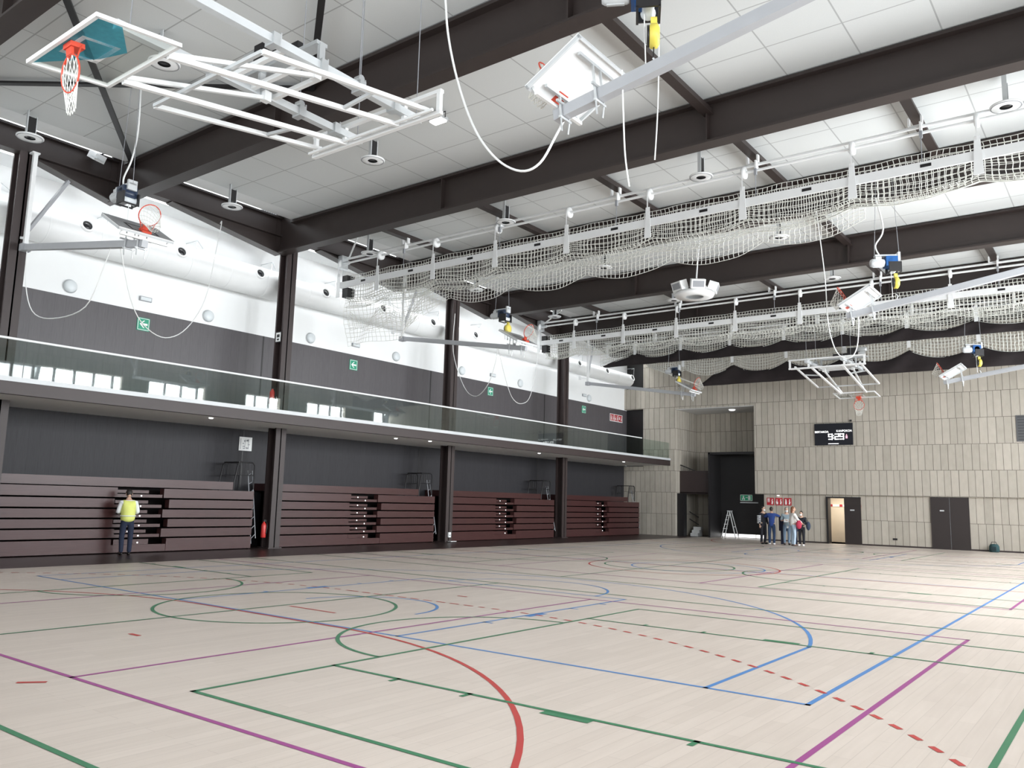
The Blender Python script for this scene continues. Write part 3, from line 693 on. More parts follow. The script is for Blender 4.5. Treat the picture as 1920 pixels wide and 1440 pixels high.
# ---- hoist winches above the side hoops
def make_winch(label, body):
    t = thing('hoist_winch', label, 'winch', (0, 0, 0), 0, 'electric hoist winches above the side hoops')
    for x in (-.3, .3): MB().tube((x, 0, .25), (x*.6, 0, 2.64), .007, 5).build('suspension_wire', M_GREY, t)
    MB().box((-.30, -.08, .22), (.30, .08, .26)).box((.24, -.10, .1), (.30, .10, .32)).build('mounting_plate', M_PAINTG, t)
    MB().lathe([(0, -.18), (.11, -.18), (.15, -.12), (.15, .10), (.10, .16), (0, .16)], (.08, 0, .06), 14, Rx(PI/2)).box((-.06, -.16, -.05), (.22, .16, .2)).build('gearbox', body, t)
    m = MB().lathe([(0, 0), (.09, 0), (.105, .03), (.105, .30), (.08, .34), (0, .34)], (-.08, -.05, .04), 16, Ry(-PI/2))
    for i in range(8): m.obox((-.25, -.05+math.cos(i*PI/4)*.108, .04+math.sin(i*PI/4)*.108), (.22, .012, .02), Rx(i*PI/4))
    m.box((-.30, -.12, .08), (-.16, .02, .2)); m.build('motor', M_PAINTG, t)
    MB().box((.0, -.18, -.20), (.30, -.15, .05)).box((.0, .15, -.20), (.30, .18, .05)).box((.0, -.18, -.22), (.03, .18, -.19)).box((.27, -.18, -.22), (.30, .18, -.19)).build('drum_frame', M_BLACK, t)
    MB().lathe([(0, -.15), (.095, -.15), (.095, -.13), (.075, -.12), (.075, .12), (.095, .13), (.095, .15), (0, .15)], (.15, 0, -.10), 16, Rx(PI/2)).build('drum', M_LAMPG, t)
    m = MB().tube((.1, .05, -.15), (.12, .05, -.82), .008, 5); m.build('lifting_rope', M_CABLE, t)
    sr = MB().lathe([(0, -.07), (.10, -.07), (.15, -.04), (.15, .04), (.10, .07), (0, .07)], (.22, .08, -.44), 18, Ry(PI/2)); sr.box((.18, .05, -.31), (.26, .11, -.2))
    s2 = sr.build('fall_arrester', M_YELLOW, t); 
    m = MB().tube((.22, .08, -.58), (.21, .06, -.84), .008, 5); m.disc((.15, .08, -.44), .13, (1, 0, 0), .03, 18); m.build('reel_cover', M_BLACK, s2)
    m = MB().path([(.21, .06, -.74), (.25, .06, -.80), (.22, .06, -.86)], .014, 6); m.build('hook', M_GALV, s2)
    return t
w1 = make_winch('dark blue winch above the left raised hoop, under the first beam end', M_DBLUE); w1.location = (-17.15, 8.45, 8.02)
w1b = dup(w1, (-17.2, 21.9, 8.02), 0, 'dark winch above the raised hoop at the third column')
dup(w1, (-17.2, 35.25, 7.94), 0, 'small dark winch above the farthest gallery-side hoop')
for o in list(w1.children):
    if o.name.startswith(('fall_arrester', 'hook')):
        for g in list(o.children): bpy.data.objects.remove(g)
        bpy.data.objects.remove(o)
w2 = make_winch('blue winch with yellow reel at the top of the photo above the big raised hoop', M_BLUE); w2.location = (-4.55, 8.30, 7.86); w2.rotation_euler = (0, 0, .5)
dup(w2, (-4.7, 21.75, 7.86), .5, 'blue winch with yellow reel in front of the second net, above the right hoop')
dup(w2, (-4.65, 35.1, 7.80), .5, 'small blue winch with yellow reel above the farthest right hoop')

# ---- two folding ceiling hoops (local frame: origin under the lattice, +y = away from the board)
def make_ceiling_hoop(label):
    t = thing('ceiling_basketball_hoop', label, 'basketball hoop', (-9.95, 9.0, 7.72), 0, 'folded ceiling-hung basketball hoops')
    m = MB()
    for z in (.04, .40): m.bar((-1.55, 0, z), (1.55, 0, z), .08, .06)
    for x in (-1.5, -.72, .72, 1.5): m.bar((x, 0, .04), (x, 0, .40), .07)
    m.bar((-1.5, -.15, .04), (1.5, -.15, .04), .04)
    m.build('lattice_beam', M_PAINT, t)
    for x in (-.72, .72):
        r = MB().bar((x, .35, .26), (x, -4.1, .26), .12, .12).build('roof_rail', M_PAINTG, t)
        for y in (-.25, -1.0, -1.75, -2.6):
            m = MB().box((x-.10, y-.06, .17), (x+.10, y+.06, .35)); m.bar((x-.03, y+.15, .25), (x-.03, y+.15, .46), .02); m.box((x-.05, y-.02, .31), (x+.02, y+.17, .335))
            if y == -1.0: m.tube((x+.06, y, .40), (x-.06, y, .40), .06, 10)
            m.build('clamp', M_GALV, r)
        for yy in (-3.9, -1.0, .28): MB().tube((x, yy, .3), (x, yy, 2.95), .008, 5).build('suspension_wire', M_GREY, t)
    m = MB()
    for y in (-1.55, -1.95, -2.35): m.bar((-.72, y, .26), (.72, y, .26), .07)
    m.build('cross_bar', M_PAINT, t)
    for x in (-.6, .6): MB().bar((x*1.05, -.05, .06), (x*.92, -4.0, -.58), .07).build('mast', M_PAINT, t)
    for x in (-1.3, 1.3): MB().bar((x, -.05, .12), (x, -3.15, -.36), .065).build('outer_brace', M_PAINT, t)
    MB().bar((-1.3, -3.15, -.36), (1.3, -3.15, -.36), .05).build('brace_bar', M_PAINTG, t)
    for x in (-1, 1): MB().bar((x*1.3, -1.2, -.06), (x*.62, -1.2, -.13), .05).build('brace_bar', M_PAINTG, t)
    for x in (-.5, .5): MB().bar((x, -4.0, -.54), (x*1.2, -1.75, .16), .06).box((x*1.2-.06, -1.8, .1), (x*1.2+.06, -1.68, .26)).build('upper_brace', M_PAINT, t)
    # motor between the rails
    m = MB().lathe([(0, 0), (.09, 0), (.105, .04), (.105, .36), (.08, .40), (0, .40)], (-1.18, -1.75, .95), 16, Ry(PI/2))
    m.box((-1.2, -1.85, .60), (.72, -1.65, .66)); m.box((-.76, -1.8, .3), (-.70, -1.7, .62)); m.box((.68, -1.8, .3), (.74, -1.7, .62)); m.box((-1.1, -1.8, .64), (-.9, -1.7, .88))
    m.build('lift_motor', M_GALV, t)
    MB().box((-.80, -1.88, .66), (-.42, -1.62, 1.04)).box((-.42, -1.80, .74), (.2, -1.70, .84)).build('gearbox', M_BLACK, t)
    # board, face down: ring edge at y -5.06, z -.68 ; other edge y -4.01, z -.56
    a = math.radians(6.6); e2 = Vector((0, math.cos(a), math.sin(a))); nr = Vector((0, math.sin(a), -math.cos(a))); O = Vector((0, -5.06, -.68))
    R = Matrix((Vector((1, 0, 0)), e2, -nr)).transposed(); c = O + e2*.525
    bb = MB().obox(c, (1.74, .99, .012), R).build('backboard', M_PANE, t)
    f = MB()
    for s_ in (-1, 1): f.obox(c + Vector((s_*.88, 0, 0)), (.045, 1.05, .05), R); f.obox(c + e2*s_*.505, (1.80, .045, .05), R)
    f.build('board_frame', M_PAINT, bb)
    f = MB(); q = O + e2*.36 + nr*.010
    for s_ in (-1, 1): f.obox(q + Vector((s_*.275, 0, 0)), (.065, .465, .004), R); f.obox(q + e2*s_*.20, (.615, .065, .004), R)
    f.build('target_square', M_PAINT, bb)
    f = MB(); k = lambda u, v: O + Vector((u, 0, 0)) + e2*v + nr*.012
    f.add([k(-.84, .05), k(.84, .05), k(.84, .33), k(.25, .70), k(-.15, .56)], [(0, 1, 2, 3, 4)]); f.build('protective_film', M_FILM, bb)
    rc = O + e2*.12 + nr*.385
    rm = rim_part(t, rc, -e2, -nr)
    ring_net(rm, rc, e2, Vector((0, .12, -1)), .225, .44, 'net', .6)
    return t
ch = make_ceiling_hoop('large folded hoop at the top left, glass board with blue film and orange rim')
c2 = dup(ch, (-9.95, 34.5, 7.50), PI, 'folded ceiling hoop with clear board and red rim in front of the stone end wall')
for o in list(c2.children):
    for g in list(o.children):
        if g.name.startswith('protective_film'): bpy.data.objects.remove(g)
        
# ================================================================ NETS AND DIVIDER CURTAIN
DRX = [-22.1, -20.13, -17.57, -15.03, -12.45, -9.88, -7.28, -4.71, -2.2, .4]
def cord(m, a, b, r):
    d = (b-a); L = d.length
    if L < 1e-5: return
    d /= L; u = Vector((0, 1, 0)) if abs(d.y) < .9 else Vector((1, 0, 0)); s = d.cross(u).normalized()*r; v = s.cross(d)
    ps = [s, -s*.5+v*.866, -s*.5-v*.866]; n = len(m.v)
    m.v += [tuple(a+p) for p in ps] + [tuple(b+p) for p in ps]
    for i in range(3): m.f.append((n+i, n+(i+1) % 3, n+3+(i+1) % 3, n+3+i)); m.mi.append(0); m.sm.append(True)
def net_sheet(m, x0, x1, cell, rows, top, bot, yoff, r, skip=1):
    n = int((x1-x0)/cell); P = []
    for j in range(rows+1):
        row = []
        for i in range(n+1):
            x = x0 + i*cell; t = j/rows; zt, zb = top(x), bot(x)
            jx = math.sin(i*12.9898+j*78.233)*.012
            row.append(Vector((x+jx, yoff(x, t), zt+(zb-zt)*t)))
        P.append(row)
    for j in range(rows+1):
        for i in range(n+1):
            if i < n: cord(m, P[j][i], P[j][i+1], r)
            if j < rows and i % skip == 0: cord(m, P[j][i], P[j+1][i], r)
def swag(x, sag, sup=DRX):
    for a, b in zip(sup, sup[1:]):
        if a <= x <= b:
            t = (x-a)/(b-a); return sag*(1-(2*t-1)**2)
    return 0
def net_unit(y, label, extra_left, cr_):
    t = thing('divider_net', label, 'net', (-11, y, 8.6), 0, 'raised divider nets'); L = t.location[:]
    MB().tube((-22.2, y+.06, 10.10), (.6, y+.06, 10.10), .038, 10).build('rail', M_PAINT, t, L)
    MB().tube((-22.1, y-.06, 9.90), (.6, y-.06, 9.90), .035, 10).build('drive_shaft', M_PAINT, t, L)
    m = MB().box((-22.24, y-.14, 9.72), (-22.02, y+.14, 10.2)); m.tube((-22.2, y-.06, 9.9), (-21.75, y-.06, 9.9), .07, 10); m.tube((-22.12, y, 9.75), (-22.12, y, 9.0), .012, 6); m.build('end_bracket', M_GALV, t, L)
    MB().bar((-21.9, y+.06, 10.12), (-20.3, y-1.0, 10.3), .05).build('end_tie', M_PAINT, t, L)
    for x in DRX:
        d = MB().lathe([(0, -.05), (.12, -.05), (.155, -.035), (.155, .035), (.12, .05), (0, .05)], (x, y-.06, 9.90), 22, Ry(PI/2)).build('drum', M_PAINT, t, L)
        m = MB().box((x-.015, y-.215, 9.40), (x+.015, y-.205, 9.90))
        m.extr([(x-.055, y-.20, 9.50), (x+.055, y-.20, 9.50), (x+.10, y-.20, 8.66), (x-.10, y-.20, 8.66)], (0, .02, 0)); m.build('strap', M_PAINT, t, L)
    for x in (-19.1, -15.05, -11.0, -7.1, -3.4):
        m = MB().box((x-.15, y+.0, 10.14), (x-.11, y+.12, 10.34)).box((x+.11, y+.0, 10.14), (x+.15, y+.12, 10.34)).box((x-.15, y+.02, 10.13), (x+.15, y+.10, 10.15)).box((x+.10, y-.10, 9.92), (x+.14, y+.06, 10.16))
        m.build('clamp', M_PAINT, t, L)
        m = MB().box((x+.10, y-.15, 9.76), (x+.16, y-.08, 9.92)); m.tube((x+.13, y-.12, 9.78), (x+.13, y-.12, 9.15), .010, 6); m.build('guide_rod', M_GREY, t, L)
    MB().box((-22.05, y-.16, 8.99), (.6, y-.10, 9.20)).build('batten', M_PAINT, t, L)
    m = MB()
    for a, b in zip(DRX, DRX[1:]): m.box(((a+b)/2+.15, y-.168, 9.07), ((a+b)/2+.37, y-.158, 9.14))
    o = m.build('batten_slot', M_BLACK, t, L); o['kind'] = 'stuff'
    m = MB(); c = .125
    wob = lambda x: .04*math.sin(x*2.3)+.02*math.sin(x*7.1)
    net_sheet(m, -22.0, .5, c, 8, lambda x: 9.46, lambda x: 8.62-swag(x, .14), lambda x, q: y+.05+wob(x)+.05*q, cr_)
    net_sheet(m, -22.0, .5, c, 5, lambda x: 9.40, lambda x: 8.80-swag(x, .26), lambda x, q: y+.22+wob(x+1), cr_, 1)
    up_ = lambda x: (max(0, min(1, (x+7.5)/4.0))*.34 if extra_left else .12)
    net_sheet(m, -21.8, .5, c*1.05, 6, lambda x: 8.70-swag(x, .12), lambda x: 8.36+up_(x)*.6-swag(x, .16), lambda x, q: y-.02+wob(x*1.3)+.16*math.sin(q*PI), cr_*1.05, 1)
    if extra_left:
        net_sheet(m, -18.9, -4.4, c, 5, lambda x: 8.50+up_(x)*.5-swag(x, .14), lambda x: 8.06+up_(x)-swag(x, .28, [v+1.27 for v in [-20.9+2.55*k for k in range(10)]]), lambda x, q: y+.14+wob(x*.8), cr_)
    o = m.build('netting', M_CORD, t, L); o['kind'] = 'stuff'
    if extra_left:
        m = MB()
        net_sheet(m, -21.9, -17.6, .15, 11, lambda x: 8.6, lambda x: 6.95+max(0, (x+19.2))*.62, lambda x, q: y+.1+.15*math.sin(x*3+q*4), cr_*.8)
        net_sheet(m, -21.9, -18.6, .17, 8, lambda x: 8.4-swag(x, .5), lambda x: 7.5+.1*math.sin(x*4), lambda x, q: y+.3+.1*math.sin(x*5+q*3), cr_*.8)
        o = m.build('hanging_netting', M_CORD, t, L); o['kind'] = 'stuff'
    MB().box((-22.0, y-.1, 9.2), (-21.75, y+.25, 9.44)).build('end_sleeve', M_BLACK, t, L); MB().box((-22.0, y-.08, 8.66), (-21.72, y+.25, 8.99)).build('end_sleeve', M_BLACK, t, L)
    return t
net_unit(18.9, 'nearest raised divider net, white cord swags hung below a long white rail', True, .0085)
net_unit(31.2, 'second raised divider net, behind the nearest one and smaller', False, .0105)
# divider curtain with black lower cloth
y = 37.0
t = thing('divider_curtain', 'raised curtain of white netting and black cloth in two tiers before the end wall', 'curtain', (-11, y, 7.5)); L = t.location[:]
MB().tube((-22.1, y-.12, 9.86), (.6, y-.12, 9.86), .045, 10).build('drive_shaft', M_PAINT, t, L)
MB().tube((-22.1, y+.1, 10.1), (.6, y+.1, 10.1), .035, 8).build('rail', M_PAINT, t, L)
for x in DRX[1:]+[-21.75]:
    MB().lathe([(0, -.06), (.13, -.06), (.13, .06), (0, .06)], (x, y-.12, 9.86), 16, Ry(PI/2)).build('drum', M_PAINT, t, L)
    MB().box((x-.07, y-.27, 9.28), (x+.07, y-.25, 9.92)).build('strap', M_PAINT, t, L)
    if x > -19.5: MB().box((x-.07, y+.0, 8.50), (x+.07, y+.02, 8.80)).build('strap', M_PAINT, t, L)
m = MB()
for x in (-19.1, -15.05, -11.0, -7.1, -3.4): m.box((x-.05, y-.1, 9.9), (x+.05, y+.14, 10.34))
o = m.build('clamp', M_PAINT, t, L); o['kind'] = 'stuff'
b1 = lambda x: 9.38-swag(x, .26) if x > -20.1 else 9.38-(-20.1-x)*.26
b2 = lambda x: 8.42-swag(x, .38)
m = MB()
net_sheet(m, -22.15, .6, .13, 6, lambda x: 9.80, lambda x: b1(x)-.05, lambda x, q: y-.20+.05*math.sin(x*2.1), .012)
net_sheet(m, -22.15, .6, .13, 5, lambda x: 9.75-swag(x, .25), lambda x: b1(x)-.02, lambda x, q: y-.02+.05*math.sin(x*2.7), .012)
sl = lambda x: max(0, min(1, (x+19.75)/3.1))
net_sheet(m, -19.6, .6, .13, 7, lambda x: 8.95, lambda x: max(b2(x)-.04, 8.72-1.22*sl(x)) , lambda x, q: y+.14+.04*math.sin(x*2.1), .012)
net_sheet(m, -19.6, .6, .13, 5, lambda x: 8.95-swag(x, .2), lambda x: max(b2(x)-.02, 8.72-1.22*sl(x)), lambda x, q: y+.30+.04*math.sin(x*2.9), .012)
o = m.build('netting', M_CORD, t, L); o['kind'] = 'stuff'
def cloth(name, x0, x1, top, bot, yc, th):
    m = MB(); n = int((x1-x0)/.16); K = 14; vs = []; fs = []
    for i in range(n+1):
        x = x0+(x1-x0)*i/n; zt, zb = top(x), bot(x); h = (zt-zb)/2; zc = (zt+zb)/2
        for k in range(K):
            a = 2*PI*k/K; dy = math.cos(a)*th*(1+.25*math.sin(x*3.1+k)); dzv = math.sin(a)
            dzv = max(-1, min(1, dzv*1.25))
            vs.append((x, yc+dy+.03*math.sin(x*5+a*2), zc+dzv*h))
    for i in range(n):
        for k in range(K): fs.append((i*K+k, i*K+(k+1) % K, (i+1)*K+(k+1) % K, (i+1)*K+k))
    m.add(vs, fs, True); m.add(vs[:K], [tuple(range(K))]); m.add(vs[-K:], [tuple(range(K))])
    return m.build(name, M_FABRIC, t, L)
cloth('black_cloth', -22.0, .6, b1, lambda x: 8.78, y-.1, .13)
cloth('black_cloth', -16.75, .6, lambda x: b2(x) if x > -16.0 else b2(x)-(-16.0-x)*.7, lambda x: 7.49, y+.22, .14)
bd = MB().bar((-19.7, y+.22, 8.73), (-16.7, y+.22, 7.50), .05, .05); bd.build('edge_rope', M_CORD, t, L)

# ================================================================ CEILING LAMPS, SPEAKERS, FLOODLIGHTS
def make_lamp(label):
    r = thing('ceiling_lamp', label, 'lamp', (0, 0, 10.0), 0, 'round ceiling lamps between the beams')
    MB().lathe([(.12, 0), (.28, 0), (.30, .015), (.30, .035), (.26, .05), (.12, .06)], (0, 0, 0), 28).build('ring', M_PAINT, r)
    MB().lathe([(.265, -.004), (.285, -.004), (.285, .002)], (0, 0, 0), 28).build('groove', M_GREY, r)
    MB().lathe([(0, .02), (.125, .01), (.125, .055), (0, .06)], (0, 0, 0), 20).build('lens', M_LENS, r)
    MB().box((-.035, -.09, .16), (.035, .09, .52)).build('driver_box', M_BLACK, r)
    m = MB().box((-.045, -.11, .05), (.045, -.09, .67)); m.box((-.045, .09, .05), (.045, .11, .56)); m.build('stem', M_PAINTG, r)
    return r
LX = [-20.6, -14.68, -8.38, -1.65]; LY = [7.75, 13.3, 18.75, 24.5, 30.1]
nmx = ['by the gallery', 'in the second file from the gallery', 'in the third file from the gallery', 'in the file on the right']
nmy = ['before the second beam', 'between second and third beams', 'by the nearest net', 'between fourth and fifth beams', 'before the second net']
first = None
for j, y in enumerate(LY):
    for i, x in enumerate(LX):
        if (i, j) in ((2, 0), (3, 0), (3, 1), (2, 1), (3, 4), (3, 3)): continue
        lb = 'round white ceiling lamp ' + nmx[i] + ', ' + nmy[j]
        if first is None: first = make_lamp(lb); first.location = (x, y, 10.0)
        else: dup(first, (x, y, 10.0), 0, lb)
r = thing('floodlight', 'small lit floodlight on the ceiling beside the folded hoop lattice', 'lamp', (-12.46, 13.25, 10.49))
MB().box((-.2, -.13, -.06), (.2, .13, .02)).build('housing', M_GALV, r); MB().box((-.17, -.10, -.085), (.17, .10, -.06)).build('lit_face', mat('lit_flood', (.9, .9, .9), .5, 0, .01, 5, (1, .99, .97), 14), r)
MB().path([(-.22, 0, -.02), (-.22, 0, .12), (.22, 0, .12), (.22, 0, -.02)], .012, 6).bar((0, 0, .12), (0, 0, .2), .05).build('bracket', M_BLACK, r)
r = thing('spotlight', 'small white spotlight on a black arm at the first beam end, top left', 'lamp', (-22.1, 10.35, 10.75))
MB().obox((.05, -.35, -.05), (.30, .34, .20), Rz(.3) @ Ry(.5)).build('housing', M_PAINT, r); MB().obox((.14, -.36, -.12), (.25, .28, .03), Rz(.3) @ Ry(.5)).build('lens', M_LAMPG, r)
MB().path([(-.05, .2, .08), (0, .0, .25), (.02, -.25, .05)], .022, 8).build('arm', M_BLACK, r)
r = thing('speaker_cluster', 'white cluster of ceiling loudspeakers with grey grilles below the fifth beam', 'loudspeaker', (-11.4, 24.9, 8.85))
MB().bar((.05, 0, .05), (.15, .1, 1.82), .035).bar((-.6, 0, -.12), (.6, 0, -.12), .05).build('pole', M_PAINT, r)
MB().lathe([(.30, -.25), (.62, -.25), (.66, -.17), (.60, -.10), (.30, -.12)], (0, 0, 0), 26).build('frame_ring', M_PAINT, r)
for a in (-115, -55, 20, 95, 160):
    A_ = math.radians(a); d = Vector((math.cos(A_), math.sin(A_), 0)); R = Rz(A_) @ Ry(.35)
    s_ = MB().obox(d*.62 + Vector((0, 0, .05)), (.30, .46, .30), R).build('speaker', M_PAINT, r)
    MB().obox(d*.62 + R @ Vector((.155, 0, 0)) + Vector((0, 0, .05)), (.012, .36, .2), R).build('grille', M_GREY, s_)

# ================================================================ SCOREBOARD, SIGNS AND THINGS ON THE END WALL
M_LED = mat('scoreboard_led', (.9, .9, .9), .5, 0, .01, 6, (1, 1, 1), 1.25)
r = thing('scoreboard', 'black electronic scoreboard showing 9:29 on the stone end wall', 'scoreboard', (-11.95, YE, 4.86))
MB().box((-.92, -.10, 0), (.92, -.012, 1.09)).box((-.5, -.02, .3), (.5, -.004, .8)).build('housing', mat('scoreboard_black', (.006, .007, .013), .35, 0, .1, 5), r)
up = (PI/2, 0, 0)
text('BERTAKOA', .145, M_LED, (-.57, -.105, .665), up, r, 'home_label', .002, 'CENTER', .92)
text('KANPOKOA', .145, M_LED, (.52, -.105, .695), up, r, 'guest_label', .002, 'CENTER', .92)
SEG = {'9': 'abcdfg', '2': 'abged'}
def digit(ch, x, z, w, h, th):
    m = MB(); sg = {'a': (x, z+h-th, x+w, z+h), 'g': (x, z+h/2-th/2, x+w, z+h/2+th/2), 'd': (x, z, x+w, z+th), 'f': (x, z+h/2, x+th, z+h), 'b': (x+w-th, z+h/2, x+w, z+h), 'e': (x, z, x+th, z+h/2), 'c': (x+w-th, z, x+w, z+h/2)}
    for c in SEG[ch]: a = sg[c]; m.box((a[0], -.106, a[1]), (a[2], -.099, a[3]))
    m.build('digit', M_LED, r)
digit('9', -.25, .27, .21, .30, .045); digit('2', .06, .27, .21, .30, .045); digit('9', .30, .27, .21, .30, .045)
MB().box((-.01, -.106, .33), (.035, -.099, .37)).box((-.01, -.106, .45), (.035, -.099, .49)).build('colon', M_LED, r)
MB().box((-.26, -.106, .055), (.24, -.099, .085)).build('status_line', M_LED, r)
m = MB().box((.585, -.106, .32), (.675, -.099, .46)).box((.61, -.106, .47), (.65, -.099, .53)); m.build('period_mark', mat('led_pink', (.5, .3, .35), .5, 0, .02, 5, (.9, .45, .55), .7), r)
tag(MB().box((-11.17, YE-.07, 6.02), (-11.07, YE, 6.10)).build('sensor', M_BLACK), 'small dark sensor just above the scoreboard corner', 'sensor')
for i, kd in enumerate(('panel', 'hose', 'ext')):
    r = thing('fire_sign', 'red square fire sign on the stone wall above the group, ' + ['leftmost of three', 'middle of three', 'rightmost of three'][i], 'sign', (-15.47+i*.45, YE+.12, 1.82), 0, 'red fire signs above the group of people')
    MB().box((0, -.02, 0), (.38, 0, .38)).build('plate', M_REDS, r)
    picto(r, kd, lambda a, b: (a+.01, -.023, b+.01), .36)
r = thing('exit_sign', 'lit green exit sign inside the black portal', 'sign', (-17.2, YE+1.74, 2.02))
MB().box((-.34, -.03, 0), (.34, 0, .34)).build('plate', mat('exit_green', (.008, .12, .06), .5, 0, .05, 5, (.03, .5, .25), .12), r)
m = MB(); 
for a, b, c_, d_ in ((-.34, 0, .34, .025), (-.34, .315, .34, .34), (-.34, 0, -.315, .34), (.315, 0, .34, .34)): m.box((a, -.036, b), (c_, -.029, d_))
m.box((.10, -.036, .06), (.24, -.029, .28)); m.box((-.04, -.036, .17), (.08, -.029, .21)); m.box((-.20, -.036, .13), (-.12, -.029, .27)); m.box((-.23, -.036, .06), (-.18, -.029, .16)); m.box((-.13, -.036, .05), (-.08, -.029, .15))
m.build('running_figure', M_SIGNW, r)
tag(MB().lathe([(0, 0), (.16, 0), (.17, -.03), (.14, -.06), (0, -.065)], (-17.75, YE+1.2, 7.055), 20).build('recess_downlight', M_LEDW), 'round lit downlight in the ceiling of the end wall recess', 'lamp')
tag(MB().box((-9.42, YE+.10, .31), (-9.22, YE+.12, .40)).build('socket', M_BLACK), 'small black socket plate low on the stone wall between the doors', 'socket')
tag(MB().lathe([(0, 0), (.06, 0), (.06, -.03), (0, -.035)], (-14.83, YE-.0, 2.33), 12).build('wall_light', M_LEDW), 'tiny white light under the overhang above the fire signs', 'lamp')
# stairs in the recess
t = thing('staircase', 'dark panelled stair with rails in the recess left of the black portal', 'stairs', (-19.7, YE+1.2, 0)); L = t.location[:]
MB().box((-20.62, YE+.55, 2.38), (-18.82, YE+.62, 3.62)).box((-20.62, YE+.55, 2.34), (-18.82, YE+2.8, 2.42)).build('landing_panel', M_STEELR, t, L)
MB().box((-20.62, YE+.2, 0), (-20.22, YE+.6, 2.36)).build('post', M_BLACK, t, L)
m = MB()
for i in range(3): m.box((-20.2, YE+1.0+i*.2, 0), (-19.75, YE+1.2+i*.2, .17*(i+1)))
m.build('steps', M_PAINT, t, L)
MB().tube((-20.58, YE+.58, 3.95), (-19.7, YE+.58, 3.62), .03, 8).tube((-20.15, YE+.8, 1.35), (-19.6, YE+.8, 1.05), .025, 8).tube((-20.15, YE+.8, .95), (-19.6, YE+.8, .65), .025, 8).build('handrail', M_BLACK, t, L)
m = MB()
for i in range(5): m.tube((-20.5+i*.12, YE+.58, 3.62), (-20.5+i*.12, YE+.58, 3.92-i*.045), .012, 6)
m.build('balusters', M_BLACK, t, L)['kind'] = 'stuff'
# step ladder
t = thing('step_ladder', 'white folding step ladder standing before the black portal', 'ladder', (-17.95, YE+1.2, 0))
for n_, s_ in (('front_frame', -1), ('rear_frame', 1)):
    m = MB()
    for y in (-.22, .22): m.bar((s_*.40, y, 0), (s_*.04, y*.6, 1.45), .05, .03)
    if s_ < 0:
        for k in range(1, 6): f_ = k/6; m.box((s_*(.40-.36*f_)-.05, -.22*(1-.4*f_), 1.45*f_-.015), (s_*(.40-.36*f_)+.05, .22*(1-.4*f_), 1.45*f_+.015))
    else: m.bar((.25, -.19, .6), (.25, .19, .6), .03)
    m.build(n_, M_PAINT, t)
MB().box((-.1, -.15, 1.43), (.1, .15, 1.47)).build('top_cap', M_PAINTG, t)
# dark bag on the floor at right
t = thing('sports_bag', 'dark teal bag on the floor against the stone wall at far right', 'bag', (-5.2, YE-.22, 0))
MB().lathe([(0, 0), (.17, 0), (.21, .05), (.20, .25), (.15, .34), (0, .36)], (0, 0, 0), 16).build('body', mat('teal_cloth', (.02, .06, .065), .8, 0, .3, 12), t)
MB().path([(-.12, -.02, .32), (-.08, -.05, .44), (.08, -.05, .44), (.12, -.02, .32)], .014, 6).build('handle', M_BLACK, t)
MB().box((-.10, -.235, .08), (.10, -.19, .24)).build('pocket', mat('teal_cloth_dark', (.012, .03, .036), .8), t)

# ================================================================ HANGING CABLES
def cable(name, pts, r, label):
    P = [Vector(p) for p in pts]; out = []
    for i in range(len(P)-1):
        p0, p1, p2, p3 = P[max(i-1, 0)], P[i], P[i+1], P[min(i+2, len(P)-1)]
        for k in range(5):
            t = k/5; out.append(.5*((2*p1)+(p2-p0)*t+(2*p0-5*p1+4*p2-p3)*t*t+(3*p1-p0-3*p2+p3)*t**3))
    out.append(P[-1])
    return tag(MB().path(out, r, 6).build(name, M_CABLE), label, 'cable', 'white cables hanging from the raised hoops')
def plane_pts(y, xz): return [(x, y, z) for x, z in xz]
cable('power_cable', plane_pts(8.5, [(-8.1, 10.66), (-7.95, 9.3), (-7.84, 8.56), (-7.59, 7.71), (-7.25, 6.95), (-6.84, 6.42), (-6.42, 6.15), (-6.1, 6.19), (-5.85, 6.51), (-5.70, 6.75), (-5.62, 7.0)]), .017, 'long white cable looping down across the beams to the big raised hoop')
cable('power_cable', plane_pts(8.5, [(-22.0, 7.9), (-21.9, 6.9), (-21.3, 6.0), (-20.11, 5.68), (-18.57, 5.77), (-17.89, 6.59), (-17.67, 7.0)]), .013, 'left loop of white cable from the leftmost column to the hoop beside it')
cable('power_cable', [(-17.25, 8.5, 6.95), (-17.77, 9.1, 5.98), (-18.36, 9.78, 5.56), (-19.31, 10.87, 5.55), (-20.31, 12.02, 6.12), (-21.22, 13.06, 7.28), (-21.64, 13.55, 8.92), (-22.1, 13.95, 10.0), (-22.25, 14.0, 10.02)], .013, 'right loop of white cable from the leftmost hoop up to the edge beam')
cable('power_cable', [(-22.02, 24.9, 9.3), (-21.84, 24.67, 7.63), (-20.46, 23.81, 6.01), (-19.14, 22.97, 5.47), (-18.04, 22.29, 5.76), (-17.47, 21.95, 6.42), (-17.35, 21.9, 6.95)], .013, 'left loop of white cable from the third column to the hoop beside it')
cable('power_cable', [(-17.4, 22.0, 6.98), (-18.0, 23.14, 6.26), (-18.85, 24.76, 5.62), (-19.94, 26.86, 5.66), (-21.08, 29.05, 6.36), (-21.97, 30.76, 8.37), (-22.2, 31.2, 9.75)], .013, 'right loop of white cable from the third column hoop to the second net')
cable('power_cable', plane_pts(21.85, [(-6.45, 9.72), (-6.27, 7.81), (-6.23, 6.64), (-6.09, 5.91), (-5.89, 5.61), (-5.63, 5.62), (-5.49, 6.0), (-5.44, 6.9)]), .014, 'white cable loop below the raised hoop at right, before the net')
cable('power_cable', [(-17.25, 8.45, 8.28), (-17.28, 8.45, 8.5), (-17.1, 8.5, 8.9), (-17.15, 8.6, 9.6), (-17.2, 8.6, 10.66)], .02, 'short white cable rising from the winch at the leftmost column')
